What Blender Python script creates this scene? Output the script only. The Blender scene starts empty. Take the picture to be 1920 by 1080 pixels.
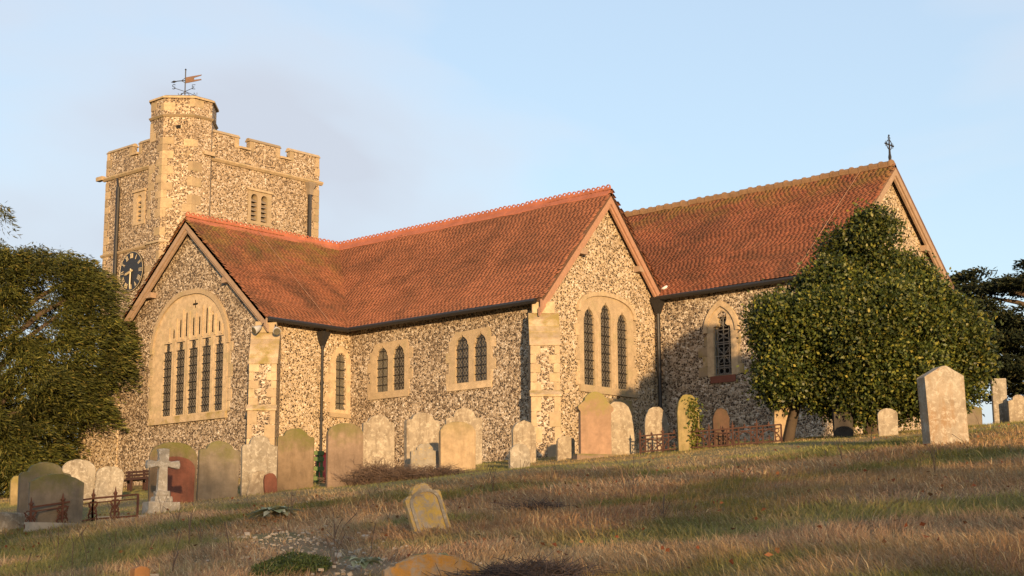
import bpy, bmesh, math, random
import numpy as np
from mathutils import Vector, Matrix
from mathutils.geometry import tessellate_polygon

random.seed(7)
rng = np.random.default_rng(7)
S = bpy.context.scene
COL = S.collection
R_ = math.radians

# ------------------------------------------------------------------ camera
# world axes follow the church: +x runs along the nave to the east, +y is across it, z = 0 at eye level
YAW, PITCH, ROLL = R_(47.8), R_(10.15), R_(0.28)
CAM = Vector((37.29, -33.31, 0.0))
RT = np.array([math.sin(YAW), math.cos(YAW)])
FH = np.array([-math.cos(YAW), math.sin(YAW)])
cam_d = bpy.data.cameras.new('camera')
cam_d.sensor_width = 36.0
cam_d.lens = 2900 / 1920 * 36
cam_d.clip_start = 0.1
cam_d.clip_end = 6000
cam = bpy.data.objects.new('camera', cam_d)
COL.objects.link(cam)
fwd = Vector((FH[0] * math.cos(PITCH), FH[1] * math.cos(PITCH), math.sin(PITCH)))
cam.rotation_mode = 'QUATERNION'
q = fwd.to_track_quat('-Z', 'Y')
from mathutils import Quaternion
cam.rotation_quaternion = q @ Quaternion((0, 0, 1), -ROLL)
cam.location = CAM
S.camera = cam

# ------------------------------------------------------------------ sun, sky, exposure
SUN_EL = R_(4.2)
SUN_AZ = R_(53.5)                       # from -y towards +x
SUN_DIR = Vector((math.sin(SUN_AZ) * math.cos(SUN_EL), -math.cos(SUN_AZ) * math.cos(SUN_EL), math.sin(SUN_EL)))
sun_d = bpy.data.lights.new('sun', 'SUN')
sun_d.energy = 4.0
sun_d.color = (1.0, 0.655, 0.335)
sun_d.angle = R_(0.6)
sun = bpy.data.objects.new('sun', sun_d)
sun.rotation_mode = 'QUATERNION'
sun.rotation_quaternion = SUN_DIR.to_track_quat('Z', 'Y')
COL.objects.link(sun)

world = bpy.data.worlds.new('World')
S.world = world
world.use_nodes = True
wt = world.node_tree
wt.nodes.clear()
def wn(t, **k):
    n = wt.nodes.new(t)
    for a, b in k.items():
        setattr(n, a, b)
    return n
sky = wn('ShaderNodeTexSky', sky_type='NISHITA', sun_disc=False)
sky.sun_elevation = SUN_EL
sky.sun_rotation = math.atan2(SUN_DIR.x, SUN_DIR.y)
sky.air_density = 1.0
sky.dust_density = 0.6
sky.ozone_density = 2.0
bg = wn('ShaderNodeBackground')
bg.inputs['Strength'].default_value = 0.15
out = wn('ShaderNodeOutputWorld')
tc = wn('ShaderNodeTexCoord')
mp = wn('ShaderNodeMapping')
mp.inputs['Scale'].default_value = (1.0, 1.0, 2.6)
mp.inputs['Location'].default_value = (4.63, 6.64, 2.66)
nz = wn('ShaderNodeTexNoise')
nz.inputs['Scale'].default_value = 1.7
nz.inputs['Detail'].default_value = 5.0
nz.inputs['Roughness'].default_value = 0.5
nz.inputs['Distortion'].default_value = 0.3
cr = wn('ShaderNodeValToRGB')
cr.color_ramp.elements[0].position = 0.485
cr.color_ramp.elements[0].color = (0, 0, 0, 1)
cr.color_ramp.elements[1].position = 0.66
cr.color_ramp.elements[1].color = (0.85, 0.85, 0.85, 1)
mx = wn('ShaderNodeMix', data_type='RGBA')
ccol = wn('ShaderNodeValToRGB')
ccol.color_ramp.elements[0].position = 0.46
ccol.color_ramp.elements[0].color = (2.62 / 3, 2.6 / 3, 2.72 / 3, 1)
ccol.color_ramp.elements[1].position = 0.66
ccol.color_ramp.elements[1].color = (1.88 / 3, 1.98 / 3, 2.24 / 3, 1)
csc = wn('ShaderNodeVectorMath', operation='SCALE')
csc.inputs['Scale'].default_value = 3.0
veil = wn('ShaderNodeMix', data_type='RGBA')
veil.inputs['Factor'].default_value = 0.45
veil.inputs['B'].default_value = (2.45, 2.75, 3.25, 1)
L = wt.links.new
L(tc.outputs['Generated'], mp.inputs['Vector'])
L(mp.outputs['Vector'], nz.inputs['Vector'])
L(nz.outputs['Fac'], cr.inputs['Fac'])
L(cr.outputs['Color'], mx.inputs['Factor'])
L(nz.outputs['Fac'], ccol.inputs['Fac'])
L(ccol.outputs['Color'], csc.inputs[0])
L(csc.outputs['Vector'], mx.inputs['B'])
L(sky.outputs['Color'], veil.inputs['A'])
L(veil.outputs['Result'], mx.inputs['A'])
L(mx.outputs['Result'], bg.inputs['Color'])
L(bg.outputs['Background'], out.inputs['Surface'])

S.view_settings.view_transform = 'Standard'
S.view_settings.look = 'None'
S.view_settings.exposure = 1.2
S.view_settings.gamma = 1.0
S.view_settings.use_curve_mapping = False

# ------------------------------------------------------------------ helpers
def tag(o, label=None, cat=None, group=None, kind=None):
    if label: o['label'] = label
    if cat: o['category'] = cat
    if group: o['group'] = group
    if kind: o['kind'] = kind
    return o

def link(o, parent=None):
    COL.objects.link(o)
    if parent is not None:
        o.parent = parent
    return o

def empty(name, loc=(0, 0, 0), parent=None):
    o = bpy.data.objects.new(name, None)
    o.location = loc
    o.empty_display_size = 0.3
    return link(o, parent)

def mesh_obj(name, verts, faces, mat, parent=None, smooth=False, fix=True, loc=None):
    me = bpy.data.meshes.new(name)
    me.from_pydata([tuple(v) for v in verts], [], [tuple(f) for f in faces])
    if fix:
        bm = bmesh.new(); bm.from_mesh(me)
        bmesh.ops.remove_doubles(bm, verts=bm.verts, dist=1e-5)
        bmesh.ops.recalc_face_normals(bm, faces=bm.faces)
        bm.to_mesh(me); bm.free()
    me.materials.append(mat)
    if smooth:
        me.polygons.foreach_set('use_smooth', [True] * len(me.polygons))
    o = bpy.data.objects.new(name, me)
    if loc is not None:
        o.location = loc
    return link(o, parent)

def np_mesh(name, V, F, mat, col=None, smooth=False):
    """V (n,3) array, F (m,3|4) array, col (n,3) optional colour attribute"""
    me = bpy.data.meshes.new(name)
    n, m, k = len(V), len(F), F.shape[1]
    me.vertices.add(n)
    me.vertices.foreach_set('co', np.ascontiguousarray(V, dtype=np.float32).ravel())
    me.loops.add(m * k)
    me.loops.foreach_set('vertex_index', np.ascontiguousarray(F, dtype=np.int32).ravel())
    me.polygons.add(m)
    me.polygons.foreach_set('loop_start', np.arange(0, m * k, k, dtype=np.int32))
    me.polygons.foreach_set('loop_total', np.full(m, k, dtype=np.int32))
    if smooth:
        me.polygons.foreach_set('use_smooth', np.ones(m, dtype=bool))
    me.update(calc_edges=True)
    if col is not None:
        at = me.color_attributes.new('col', 'FLOAT_COLOR', 'POINT')
        c4 = np.ones((n, 4), dtype=np.float32); c4[:, :3] = col
        at.data.foreach_set('color', c4.ravel())
    me.materials.append(mat)
    return me

class MB:
    """collects simple solids into one mesh"""
    def __init__(self): self.v = []; self.f = []
    def add(self, v, f):
        k = len(self.v); self.v += [Vector(p) for p in v]; self.f += [tuple(i + k for i in q) for q in f]; return self
    def box(self, c, s, rz=0.0, M=None):
        x, y, z = s[0] / 2, s[1] / 2, s[2] / 2
        pts = [Vector((a * x, b * y, d * z)) for d in (-1, 1) for a, b in ((-1, -1), (1, -1), (1, 1), (-1, 1))]
        rot = M if M is not None else Matrix.Rotation(rz, 3, 'Z')
        c = Vector(c)
        return self.add([rot @ p + c for p in pts], [(3, 2, 1, 0), (4, 5, 6, 7), (0, 1, 5, 4), (1, 2, 6, 5), (2, 3, 7, 6), (3, 0, 4, 7)])
    def bar(self, a, b, w, h=None, n=4):
        return self.tube([a, b], w / 2, n, sq=(n == 4))
    def tube(self, pts, r, n=8, sq=False, closed=False):
        pts = [Vector(p) for p in pts]; rs = r if isinstance(r, (list, tuple)) else [r] * len(pts)
        rings = []
        for i, p in enumerate(pts):
            if closed: d = pts[(i + 1) % len(pts)] - pts[i - 1]
            else: d = pts[min(i + 1, len(pts) - 1)] - pts[max(i - 1, 0)]
            d.normalize()
            up = Vector((0, 0, 1)) if abs(d.z) < 0.9 else Vector((0, 1, 0))
            s = d.cross(up).normalized(); t = s.cross(d).normalized()
            off = math.pi / 4 if sq else 0
            k = 1.414 if sq else 1
            rings.append([p + (s * math.cos(off + 2 * math.pi * j / n) + t * math.sin(off + 2 * math.pi * j / n)) * rs[i] * k for j in range(n)])
        v = [p for rg in rings for p in rg]; f = []
        m = len(rings)
        for i in range(m if closed else m - 1):
            i2 = (i + 1) % m
            for j in range(n):
                f.append((i * n + j, i * n + (j + 1) % n, i2 * n + (j + 1) % n, i2 * n + j))
        if not closed:
            f.append(tuple(range(n - 1, -1, -1))); f.append(tuple((m - 1) * n + j for j in range(n)))
        return self.add(v, f)
    def ring(self, c, r, w, ax1, ax2, n=14):
        c = Vector(c); a = Vector(ax1); b = Vector(ax2)
        return self.tube([c + a * r * math.cos(2 * math.pi * i / n) + b * r * math.sin(2 * math.pi * i / n) for i in range(n)], w / 2, 5, closed=True)
    def plate(self, loops, c0, c1, mp):
        """polygon with holes (first loop the outline) extruded from depth c0 to c1; mp(a,b,c) -> world"""
        loops = [[(float(a), float(b)) for a, b in lp] for lp in loops]
        flat = [p for lp in loops for p in lp]
        tris = tessellate_polygon([[Vector((a, b, 0)) for a, b in lp] for lp in loops])
        n = len(flat)
        v = [mp(a, b, c0) for a, b in flat] + [mp(a, b, c1) for a, b in flat]
        f = [tuple(t) for t in tris] + [tuple(i + n for i in reversed(t)) for t in tris]
        k = 0
        for lp in loops:
            m = len(lp)
            for i in range(m):
                j = (i + 1) % m
                f.append((k + i, k + j, k + j + n, k + i + n))
            k += m
        return self.add(v, f)
    def build(self, name, mat, parent=None, smooth=False, fix=True):
        return mesh_obj(name, self.v, self.f, mat, parent, smooth, fix)

def negY(y0): return lambda a, b, c: Vector((a, y0 - c, b))     # wall facing -y
def posX(x0): return lambda a, b, c: Vector((x0 + c, a, b))     # wall facing +x

def hash2(ix, iy, seed):
    h = (ix.astype(np.int64) * 374761393 + iy.astype(np.int64) * 668265263 + seed * 1442695041) & 0xFFFFFFFF
    h = ((h ^ (h >> 13)) * 1274126177) & 0xFFFFFFFF
    return ((h ^ (h >> 16)) & 0xFFFF) / 65535.0
def vnoise(x, y, seed=0):
    x = np.asarray(x, float); y = np.asarray(y, float)
    ix = np.floor(x); iy = np.floor(y); fx = x - ix; fy = y - iy
    fx = fx * fx * (3 - 2 * fx); fy = fy * fy * (3 - 2 * fy)
    a = hash2(ix, iy, seed); b = hash2(ix + 1, iy, seed); c = hash2(ix, iy + 1, seed); d = hash2(ix + 1, iy + 1, seed)
    return (a * (1 - fx) + b * fx) * (1 - fy) + (c * (1 - fx) + d * fx) * fy
def fbm(x, y, seed=0, o=3):
    s = 0; a = 0.5; t = 0
    for i in range(o):
        s = s + a * vnoise(x * 2 ** i, y * 2 ** i, seed + i * 17); t += a; a *= 0.5
    return s / t

# ------------------------------------------------------------------ materials
class NT:
    def __init__(self, name):
        self.m = bpy.data.materials.new(name); self.m.use_nodes = True
        self.t = self.m.node_tree; self.t.nodes.clear()
        self.o = self.t.nodes.new('ShaderNodeOutputMaterial')
        self.b = self.t.nodes.new('ShaderNodeBsdfPrincipled')
        self.t.links.new(self.b.outputs['BSDF'], self.o.inputs['Surface'])
        self.b.inputs['Roughness'].default_value = 0.9
        self.b.inputs['Specular IOR Level'].default_value = 0.2
        self._pos = None
    def n(self, t, ins=None, **k):
        nd = self.t.nodes.new(t)
        for a, b in k.items(): setattr(nd, a, b)
        for a, b in (ins or {}).items(): self.set(nd.inputs[a], b)
        return nd
    def set(self, sock, v):
        if isinstance(v, bpy.types.NodeSocket): self.t.links.new(v, sock)
        elif isinstance(v, (tuple, list)) and len(v) == 3 and sock.type == 'RGBA': sock.default_value = (*v, 1)
        else: sock.default_value = v
    def pos(self):
        if self._pos is None: self._pos = self.n('ShaderNodeNewGeometry').outputs['Position']
        return self._pos
    def noise(self, scale, detail=4, rough=0.55, vec=None, dist=0.0):
        return self.n('ShaderNodeTexNoise', {'Vector': vec or self.pos(), 'Scale': scale, 'Detail': detail, 'Roughness': rough, 'Distortion': dist}).outputs['Fac']
    def ramp(self, fac, stops, interp='LINEAR'):
        nd = self.n('ShaderNodeValToRGB', {'Fac': fac}); r = nd.color_ramp; r.interpolation = interp
        while len(r.elements) < len(stops): r.elements.new(0.5)
        for e, (p, c) in zip(r.elements, stops):
            e.position = p; e.color = (*c, 1) if isinstance(c, (tuple, list)) else (c, c, c, 1)
        return nd.outputs['Color']
    def mix(self, fac, a, b, mode='MIX'):
        nd = self.n('ShaderNodeMix', {'Factor': fac, 'A': a, 'B': b} if False else None, data_type='RGBA', blend_type=mode)
        self.set(nd.inputs['Factor'], fac)
        ia = [s for s in nd.inputs if s.name == 'A' and s.type == 'RGBA'][0]; ib = [s for s in nd.inputs if s.name == 'B' and s.type == 'RGBA'][0]
        self.set(ia, a); self.set(ib, b)
        return [s for s in nd.outputs if s.type == 'RGBA'][0]
    def math(self, op, a, b=0.0):
        nd = self.n('ShaderNodeMath', operation=op); self.set(nd.inputs[0], a); self.set(nd.inputs[1], b); return nd.outputs[0]
    def bump(self, h, strength=0.5, dist=0.02):
        nd = self.n('ShaderNodeBump', {'Height': h, 'Strength': strength, 'Distance': dist})
        self.t.links.new(nd.outputs['Normal'], self.b.inputs['Normal'])
    def col(self, c): self.set(self.b.inputs['Base Color'], c); return self
    def rough(self, r): self.set(self.b.inputs['Roughness'], r); return self

def flint(name, dark=0.5, mortar=(0.50, 0.40, 0.265), scale=8.5, gap=0.16):
    t = NT(name)
    wob = t.n('ShaderNodeTexNoise', {'Vector': t.pos(), 'Scale': 9.0, 'Detail': 2.0})
    off = t.n('ShaderNodeVectorMath', {0: wob.outputs['Color'], 1: (0.5, 0.5, 0.5)}, operation='SUBTRACT')
    off2 = t.n('ShaderNodeVectorMath', {0: off.outputs[0], 'Scale': 0.10}, operation='SCALE')
    vec = t.n('ShaderNodeVectorMath', {0: t.pos(), 1: off2.outputs[0]}, operation='ADD').outputs[0]
    sq = t.n('ShaderNodeMapping', {'Vector': vec, 'Scale': (1.0, 1.0, 1.35)}).outputs[0]
    vo = t.n('ShaderNodeTexVoronoi', {'Vector': sq, 'Scale': scale}, feature='F1')
    ve = t.n('ShaderNodeTexVoronoi', {'Vector': sq, 'Scale': scale}, feature='DISTANCE_TO_EDGE')
    sep = t.n('ShaderNodeSeparateColor', {'Color': vo.outputs['Color']})
    big = t.noise(0.55, 3)
    sel = t.math('ADD', sep.outputs[0], t.math('MULTIPLY', t.math('SUBTRACT', big, 0.5), 0.5))
    d = dark
    flints = t.ramp(sel, [(0.0, (0.024, 0.020, 0.018)), (d * 0.5, (0.055, 0.043, 0.034)), (d * 0.85, (0.15, 0.11, 0.073)),
                          (d, (0.25, 0.19, 0.13)), (d + 0.15, (0.44, 0.37, 0.28)), (1.0, (0.64, 0.58, 0.49))])
    tint = t.mix(t.math('MULTIPLY', sep.outputs[1], 0.35), flints, (0.16, 0.10, 0.06))
    mcol = t.mix(t.noise(3.0, 5), mortar, tuple(c * 0.72 for c in mortar))
    edge = t.math('ADD', ve.outputs['Distance'], t.math('MULTIPLY', t.math('SUBTRACT', t.noise(30, 2), 0.5), 0.08))
    fac = t.ramp(edge, [(gap * 0.55, 0.0), (gap, 1.0)])
    weather = t.ramp(t.noise(0.9, 5, 0.6), [(0.3, (0.74, 0.72, 0.70)), (0.62, (1, 1, 1))])
    c = t.mix(1.0, t.mix(fac, mcol, tint), weather, 'MULTIPLY')
    t.col(c); t.bump(t.math('MINIMUM', edge, 0.3), 0.9, 0.06)
    t.rough(t.ramp(sel, [(0.0, 0.45), (d, 0.8), (1.0, 0.95)]))
    return t.m

def ashlar(name, base=(0.52, 0.40, 0.25), var=0.25, lichen=0.25, lcol=(0.26, 0.22, 0.12)):
    t = NT(name)
    rnd = t.n('ShaderNodeObjectInfo').outputs['Random']
    a = t.mix(rnd, tuple(c * (1 - var) for c in base), tuple(min(1, c * (1 + var * 0.6)) for c in base))
    a = t.mix(t.ramp(t.noise(5.5, 6, 0.7), [(0.38, 0.0), (0.72, 0.7)]), a, tuple(c * 0.5 for c in base))
    a = t.mix(t.ramp(t.noise(2.2, 5, 0.6), [(0.60 - lichen * 0.2, 0.0), (0.72, lichen * 2)]), a, lcol)
    t.col(a); t.bump(t.noise(26, 5, 0.7), 0.35, 0.02)
    return t.m

def plain(name, c, rough=0.8, var=0.3, scale=8, spec=0.2, metal=0.0):
    t = NT(name)
    t.col(t.mix(t.noise(scale, 5, 0.6), tuple(x * (1 - var) for x in c), tuple(min(1, x * (1 + var)) for x in c)))
    t.rough(rough); t.b.inputs['Specular IOR Level'].default_value = spec; t.b.inputs['Metallic'].default_value = metal
    t.bump(t.noise(scale * 5, 3), 0.2, 0.01)
    return t.m

def tiles(name, cols, dark_amt=0.5, moss=None):
    t = NT(name)
    r = t.n('ShaderNodeNewGeometry').outputs['Random Per Island']
    a = t.ramp(r, cols)
    mean = tuple(sum(c[i] for _, c in cols[:3]) / 3 for i in range(3))
    a = t.mix(0.72, a, mean)
    stk = t.n('ShaderNodeMapping', {'Vector': t.pos(), 'Scale': (0.9, 0.9, 13.0)}).outputs[0]
    a = t.mix(1.0, a, t.ramp(t.noise(1.6, 4, 0.65, stk), [(0.30, (0.66, 0.62, 0.60)), (0.52, (1, 1, 1)), (0.72, (1.22, 1.20, 1.18))]), 'MULTIPLY')
    v = t.n('ShaderNodeMapping', {'Vector': t.pos(), 'Scale': (1, 1, 1.0)}).outputs[0]
    st = t.ramp(t.noise(0.55, 6, 0.68, v, 0.6), [(0.42, 0.0), (0.68, dark_amt)])
    a = t.mix(st, a, (0.055, 0.032, 0.022))
    st2 = t.ramp(t.noise(3.5, 4, 0.7), [(0.5, 0.0), (0.8, dark_amt * 0.8)])
    a = t.mix(st2, a, (0.075, 0.05, 0.03))
    if moss:
        z0, z1 = moss
        zz = t.n('ShaderNodeSeparateXYZ', {'Vector': t.pos()}).outputs['Z']
        k = t.n('ShaderNodeMapRange', {'Value': zz, 'From Min': z0, 'From Max': z1}).outputs[0]
        m = t.math('MULTIPLY', k, t.ramp(t.noise(1.6, 5, 0.7), [(0.42, 0.0), (0.62, 0.8)]))
        a = t.mix(m, a, (0.15, 0.12, 0.03))
    t.col(a); t.bump(t.noise(40, 3), 0.3, 0.008)
    return t.m

def gravemat(name, base, stain=(0.12, 0.10, 0.07), stain_amt=0.5, lichen=None, lich_amt=0.4, moss=0.0, mosscol=(0.10, 0.10, 0.025)):
    t = NT(name)
    tcn = t.n('ShaderNodeTexCoord')
    oi = t.n('ShaderNodeObjectInfo').outputs['Random']
    ob = t.n('ShaderNodeVectorMath', {0: tcn.outputs['Object'], 1: t.n('ShaderNodeCombineXYZ', {'X': t.math('MULTIPLY', oi, 37.0), 'Y': t.math('MULTIPLY', oi, 91.0)}).outputs[0]}, operation='ADD').outputs[0]
    a = t.mix(t.ramp(t.noise(4.0, 7, 0.7, ob), [(0.25, 0.0), (0.75, 1.0)]), tuple(c * 0.60 for c in base), tuple(min(1, c * 1.25) for c in base))
    a = t.mix(t.ramp(t.noise(1.3, 4, 0.6, ob), [(0.45, 0.0), (0.75, 0.55)]), a, stain)
    run = t.n('ShaderNodeMapping', {'Vector': ob, 'Scale': (5.0, 5.0, 0.9)}).outputs[0]
    a = t.mix(t.ramp(t.noise(1.6, 5, 0.65, run), [(0.47, 0.0), (0.70, stain_amt)]), a, stain)
    if lichen:
        a = t.mix(t.ramp(t.noise(11.0, 7, 0.75, ob, 0.5), [(0.60 - 0.16 * lich_amt, 0.0), (0.70 - 0.12 * lich_amt, 0.75)]), a, lichen)
    if moss > 0:
        gz = t.n('ShaderNodeSeparateXYZ', {'Vector': tcn.outputs['Generated']}).outputs['Z']
        k = t.math('ADD', t.n('ShaderNodeMapRange', {'Value': gz, 'From Min': 0.55, 'From Max': 1.0}).outputs[0], t.math('MULTIPLY', t.math('SUBTRACT', t.noise(5, 5, 0.65, ob), 0.5), 1.6))
        a = t.mix(t.ramp(k, [(0.35, 0.0), (1.25, moss)]), a, mosscol)
    t.col(a)
    t.bump(t.math('ADD', t.noise(30, 5, 0.7, ob), t.math('MULTIPLY', t.noise(6, 4, 0.6, ob), 1.5)), 0.45, 0.02)
    return t.m

def leafmat(name, trans=0.25, rough=0.5, spec=0.35):
    t = NT(name)
    a = t.n('ShaderNodeAttribute', attribute_name='col').outputs['Color']
    t.col(a).rough(rough); t.b.inputs['Specular IOR Level'].default_value = spec
    tr = t.n('ShaderNodeBsdfTranslucent', {'Color': a}); ms = t.n('ShaderNodeMixShader', {0: trans})
    t.t.links.new(t.b.outputs[0], ms.inputs[1]); t.t.links.new(tr.outputs[0], ms.inputs[2]); t.t.links.new(ms.outputs[0], t.o.inputs['Surface'])
    return t.m

M = {}
M['flint_gold'] = flint('flint_wall_golden', 0.54, (0.57, 0.445, 0.28), 14.0, 0.12)
M['flint_grey'] = flint('flint_wall_grey', 0.59, (0.53, 0.42, 0.285), 14.5, 0.09)
M['flint_dark'] = flint('flint_wall_dark', 0.60, (0.50, 0.42, 0.31), 13.0, 0.085)
M['flint_tower'] = flint('flint_tower', 0.60, (0.53, 0.40, 0.25), 14.0, 0.10)
M['ashlar'] = ashlar('ashlar_limestone', (0.41, 0.315, 0.20), 0.25, 0.35)
M['ashlar_worn'] = ashlar('ashlar_worn', (0.39, 0.30, 0.195), 0.3, 0.7, (0.22, 0.17, 0.06))
M['tower_stone'] = ashlar('tower_stone', (0.36, 0.275, 0.17), 0.3, 0.4)
M['tileB'] = tiles('tile_new', [(0.0, (0.20, 0.082, 0.047)), (0.5, (0.235, 0.095, 0.054)), (0.92, (0.27, 0.112, 0.064)), (1.0, (0.16, 0.07, 0.045))], 0.62)
M['tileA'] = tiles('tile_stained', [(0.0, (0.175, 0.068, 0.038)), (0.6, (0.225, 0.088, 0.048)), (0.92, (0.27, 0.11, 0.06)), (1.0, (0.13, 0.058, 0.04))], 0.85, (9.3, 11.3))
M['tileC'] = tiles('tile_old', [(0.0, (0.12, 0.05, 0.034)), (0.30, (0.20, 0.072, 0.042)), (0.8, (0.26, 0.094, 0.05)), (1.0, (0.32, 0.14, 0.08))], 0.72, (11.0, 12.4))
M['ridge_red'] = plain('ridge_terracotta', (0.31, 0.11, 0.064), 0.9, 0.45, 2.5)
M['ridge_old'] = plain('ridge_lichened', (0.19, 0.115, 0.062), 0.9, 0.45, 4)
M['timber'] = plain('weathered_timber', (0.27, 0.19, 0.13), 0.85, 0.35, 7)
M['timber_red'] = plain('painted_bargeboard', (0.30, 0.17, 0.11), 0.8, 0.3, 7)
M['slab'] = plain('roof_underside', (0.13, 0.075, 0.05), 0.9, 0.3, 3)
M['black'] = plain('black_iron', (0.016, 0.015, 0.015), 0.45, 0.3, 20, 0.4)
M['lead'] = plain('lead_grey', (0.30, 0.30, 0.30), 0.6, 0.25, 9, 0.3)
M['leadcame'] = plain('lead_came', (0.13, 0.12, 0.105), 0.6, 0.2, 9, 0.3)
M['white_lead'] = plain('pale_lead', (0.62, 0.60, 0.56), 0.6, 0.2, 9, 0.3)
M['louvre'] = plain('louvre_slate', (0.20, 0.165, 0.125), 0.8, 0.3, 9)
M['rust'] = plain('rusty_iron', (0.105, 0.045, 0.028), 0.85, 0.5, 14)
M['rust_bright'] = plain('rusty_railing', (0.068, 0.034, 0.024), 0.85, 0.5, 10)
M['brick_red'] = plain('red_brick_sill', (0.16, 0.062, 0.042), 0.9, 0.3, 8)
M['gold'] = plain('gilding', (0.42, 0.35, 0.22), 0.4, 0.1, 8, 0.5)
M['vane'] = plain('vane_copper', (0.13, 0.075, 0.048), 0.6, 0.5, 8)
M['greenpaint'] = plain('green_paint', (0.085, 0.12, 0.04), 0.8, 0.3, 8)
M['redplastic'] = plain('red_plastic', (0.50, 0.035, 0.025), 0.45, 0.1, 5, 0.4)
M['wood'] = plain('post_wood', (0.27, 0.13, 0.05), 0.8, 0.3, 8)
M['bench'] = plain('bench_wood', (0.045, 0.022, 0.016), 0.8, 0.3, 8)
M['bark'] = plain('bark', (0.065, 0.048, 0.033), 0.95, 0.45, 9)
M['kerb'] = plain('kerb_stone', (0.30, 0.27, 0.22), 0.95, 0.4, 9)
tg = NT('window_glass'); tg.col(tg.mix(tg.noise(6, 3), (0.012, 0.011, 0.010), (0.05, 0.042, 0.03))).rough(0.22); tg.b.inputs['Specular IOR Level'].default_value = 0.45
M['glass'] = tg.m
tg = NT('glass_pale'); tg.col(tg.mix(tg.noise(5, 3), (0.05, 0.045, 0.035), (0.15, 0.13, 0.085))).rough(0.35)
M['glass_pale'] = tg.m
M['dark'] = plain('dark_interior', (0.012, 0.011, 0.010), 0.95, 0.1, 4)

# ------------------------------------------------------------------ terrain
def zt(X, D):
    p = 0.60 + 0.092 * (X + 1.1) + 0.1 * (D - 20)
    cap = 3.07 + 0.03 * np.maximum(X, 0) * (1 - np.clip((X - 25) / 60, 0, 1)) + 0.004 * np.clip(D - 40, -60, 60)
    cap = cap - np.clip(X - 60, 0, 400) * 0.02
    p = np.clip(p, -40, 40)
    k = 0.3
    z = cap - k * np.logaddexp(0, (cap - p) / k) + 0.0
    fl = -3.0
    return fl + 0.6 * np.logaddexp(0, (z - fl) / 0.6)
def XD(x, y):
    dx = np.asarray(x, float) - CAM.x; dy = np.asarray(y, float) - CAM.y
    return dx * RT[0] + dy * RT[1], dx * FH[0] + dy * FH[1]
def ground(x, y):
    X, D = XD(x, y)
    return zt(X, D) + (fbm(np.asarray(x) * 0.55, np.asarray(y) * 0.55, 3, 3) - 0.5) * 0.09
def gz(x, y): return float(ground(np.array([x]), np.array([y]))[0])

def axis_pts(lo, hi, step, far):
    a = list(np.arange(lo, hi + 1e-6, step)); s = step; p = hi; q = lo; up = []; dn = []
    while p < far: s *= 1.35; p += s; up.append(p)
    s = step
    while q > -far: s *= 1.35; q -= s; dn.append(q)
    return np.array(dn[::-1] + a + up)
gx = axis_pts(-22, 22, 0.4, 2500); gd = axis_pts(2, 60, 0.4, 2500)
GX, GD = np.meshgrid(gx, gd)
WX = CAM.x + GX * RT[0] + GD * FH[0]; WY = CAM.y + GX * RT[1] + GD * FH[1]
V = np.stack([WX.ravel(), WY.ravel(), ground(WX, WY).ravel()], 1)
nx_, nd_ = len(gx), len(gd)
I = np.arange(nx_ * nd_).reshape(nd_, nx_)
F = np.stack([I[:-1, :-1].ravel(), I[:-1, 1:].ravel(), I[1:, 1:].ravel(), I[1:, :-1].ravel()], 1)
t = NT('turf_soil')
c = t.mix(t.ramp(t.noise(0.35, 6, 0.65), [(0.38, 0.0), (0.62, 1.0)]), (0.24, 0.165, 0.095), (0.14, 0.13, 0.045))
c = t.mix(t.ramp(t.noise(5.0, 5, 0.7), [(0.35, 0.0), (0.75, 0.7)]), c, (0.13, 0.09, 0.052))
t.col(c); t.bump(t.noise(18, 5, 0.7), 0.8, 0.05)
me = np_mesh('ground', V, F, t.m, smooth=True)
tag(link(bpy.data.objects.new('ground', me)), kind='structure')

# ------------------------------------------------------------------ the church
church = empty('church', (0, 0, 2.8))
CH_INV = Matrix.Translation((0, 0, -2.8))
tag(church, 'flint parish church with red tiled roofs and a battlemented tower', 'church')
def part(o, parent=None):
    """parent under the church (or a church part) keeping world coordinates"""
    o.parent = parent if parent is not None else church
    if o.parent == church: o.matrix_parent_inverse = CH_INV
    return o
def P(mb, name, mat, parent=None, smooth=False):
    return part(mb.build(name, mat, None, smooth), parent)

unit = MB().box((0, 0, 0), (1, 1, 1))
ume = bpy.data.meshes.new('stone_block'); ume.from_pydata([tuple(v) for v in unit.v], [], unit.f)
bm = bmesh.new(); bm.from_mesh(ume); bmesh.ops.bevel(bm, geom=bm.edges[:], offset=0.045, segments=1, affect='EDGES'); bm.to_mesh(ume); bm.free()
BLOCKS = {}
def block(name, c, s, mat, parent=None, rz=0.0, rest=None):
    if mat not in BLOCKS:
        m = ume.copy(); m.materials.append(M[mat]); BLOCKS[mat] = m
    o = bpy.data.objects.new(name, BLOCKS[mat]); o.location = c; o.scale = s; o.rotation_euler = (0, 0, rz)
    COL.objects.link(o)
    if parent is not None: part(o, parent)
    return o

ZB = 1.9            # walls run down into the ground
# --- key numbers
AX, AZ, AS = -3.95, 11.25, 0.873      # ridge A: x, z, slope; runs along y
BY, BZ, BS = 2.90, 11.25, 1.135       # ridge B: y, z, slope; runs along x
CY, CZ, CS = 9.30, 12.22, 0.965       # chancel ridge
yA, xB, yC, xC = -3.46, 8.29, 5.47, 14.5
yAv, xBv, xCv = -3.77, 8.57, 14.78    # verge planes
eA, eB, eC = 0.36, -0.39, 5.20        # eave edges

def gable_loop(a0, a1, apex_a, apex_z, slope, zb=ZB, drop=0.14):
    f = lambda a: apex_z - drop - abs(a - apex_a) * slope
    return [(a0, zb), (a1, zb), (a1, f(a1)), (apex_a, apex_z - drop), (a0, f(a0))]

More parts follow.
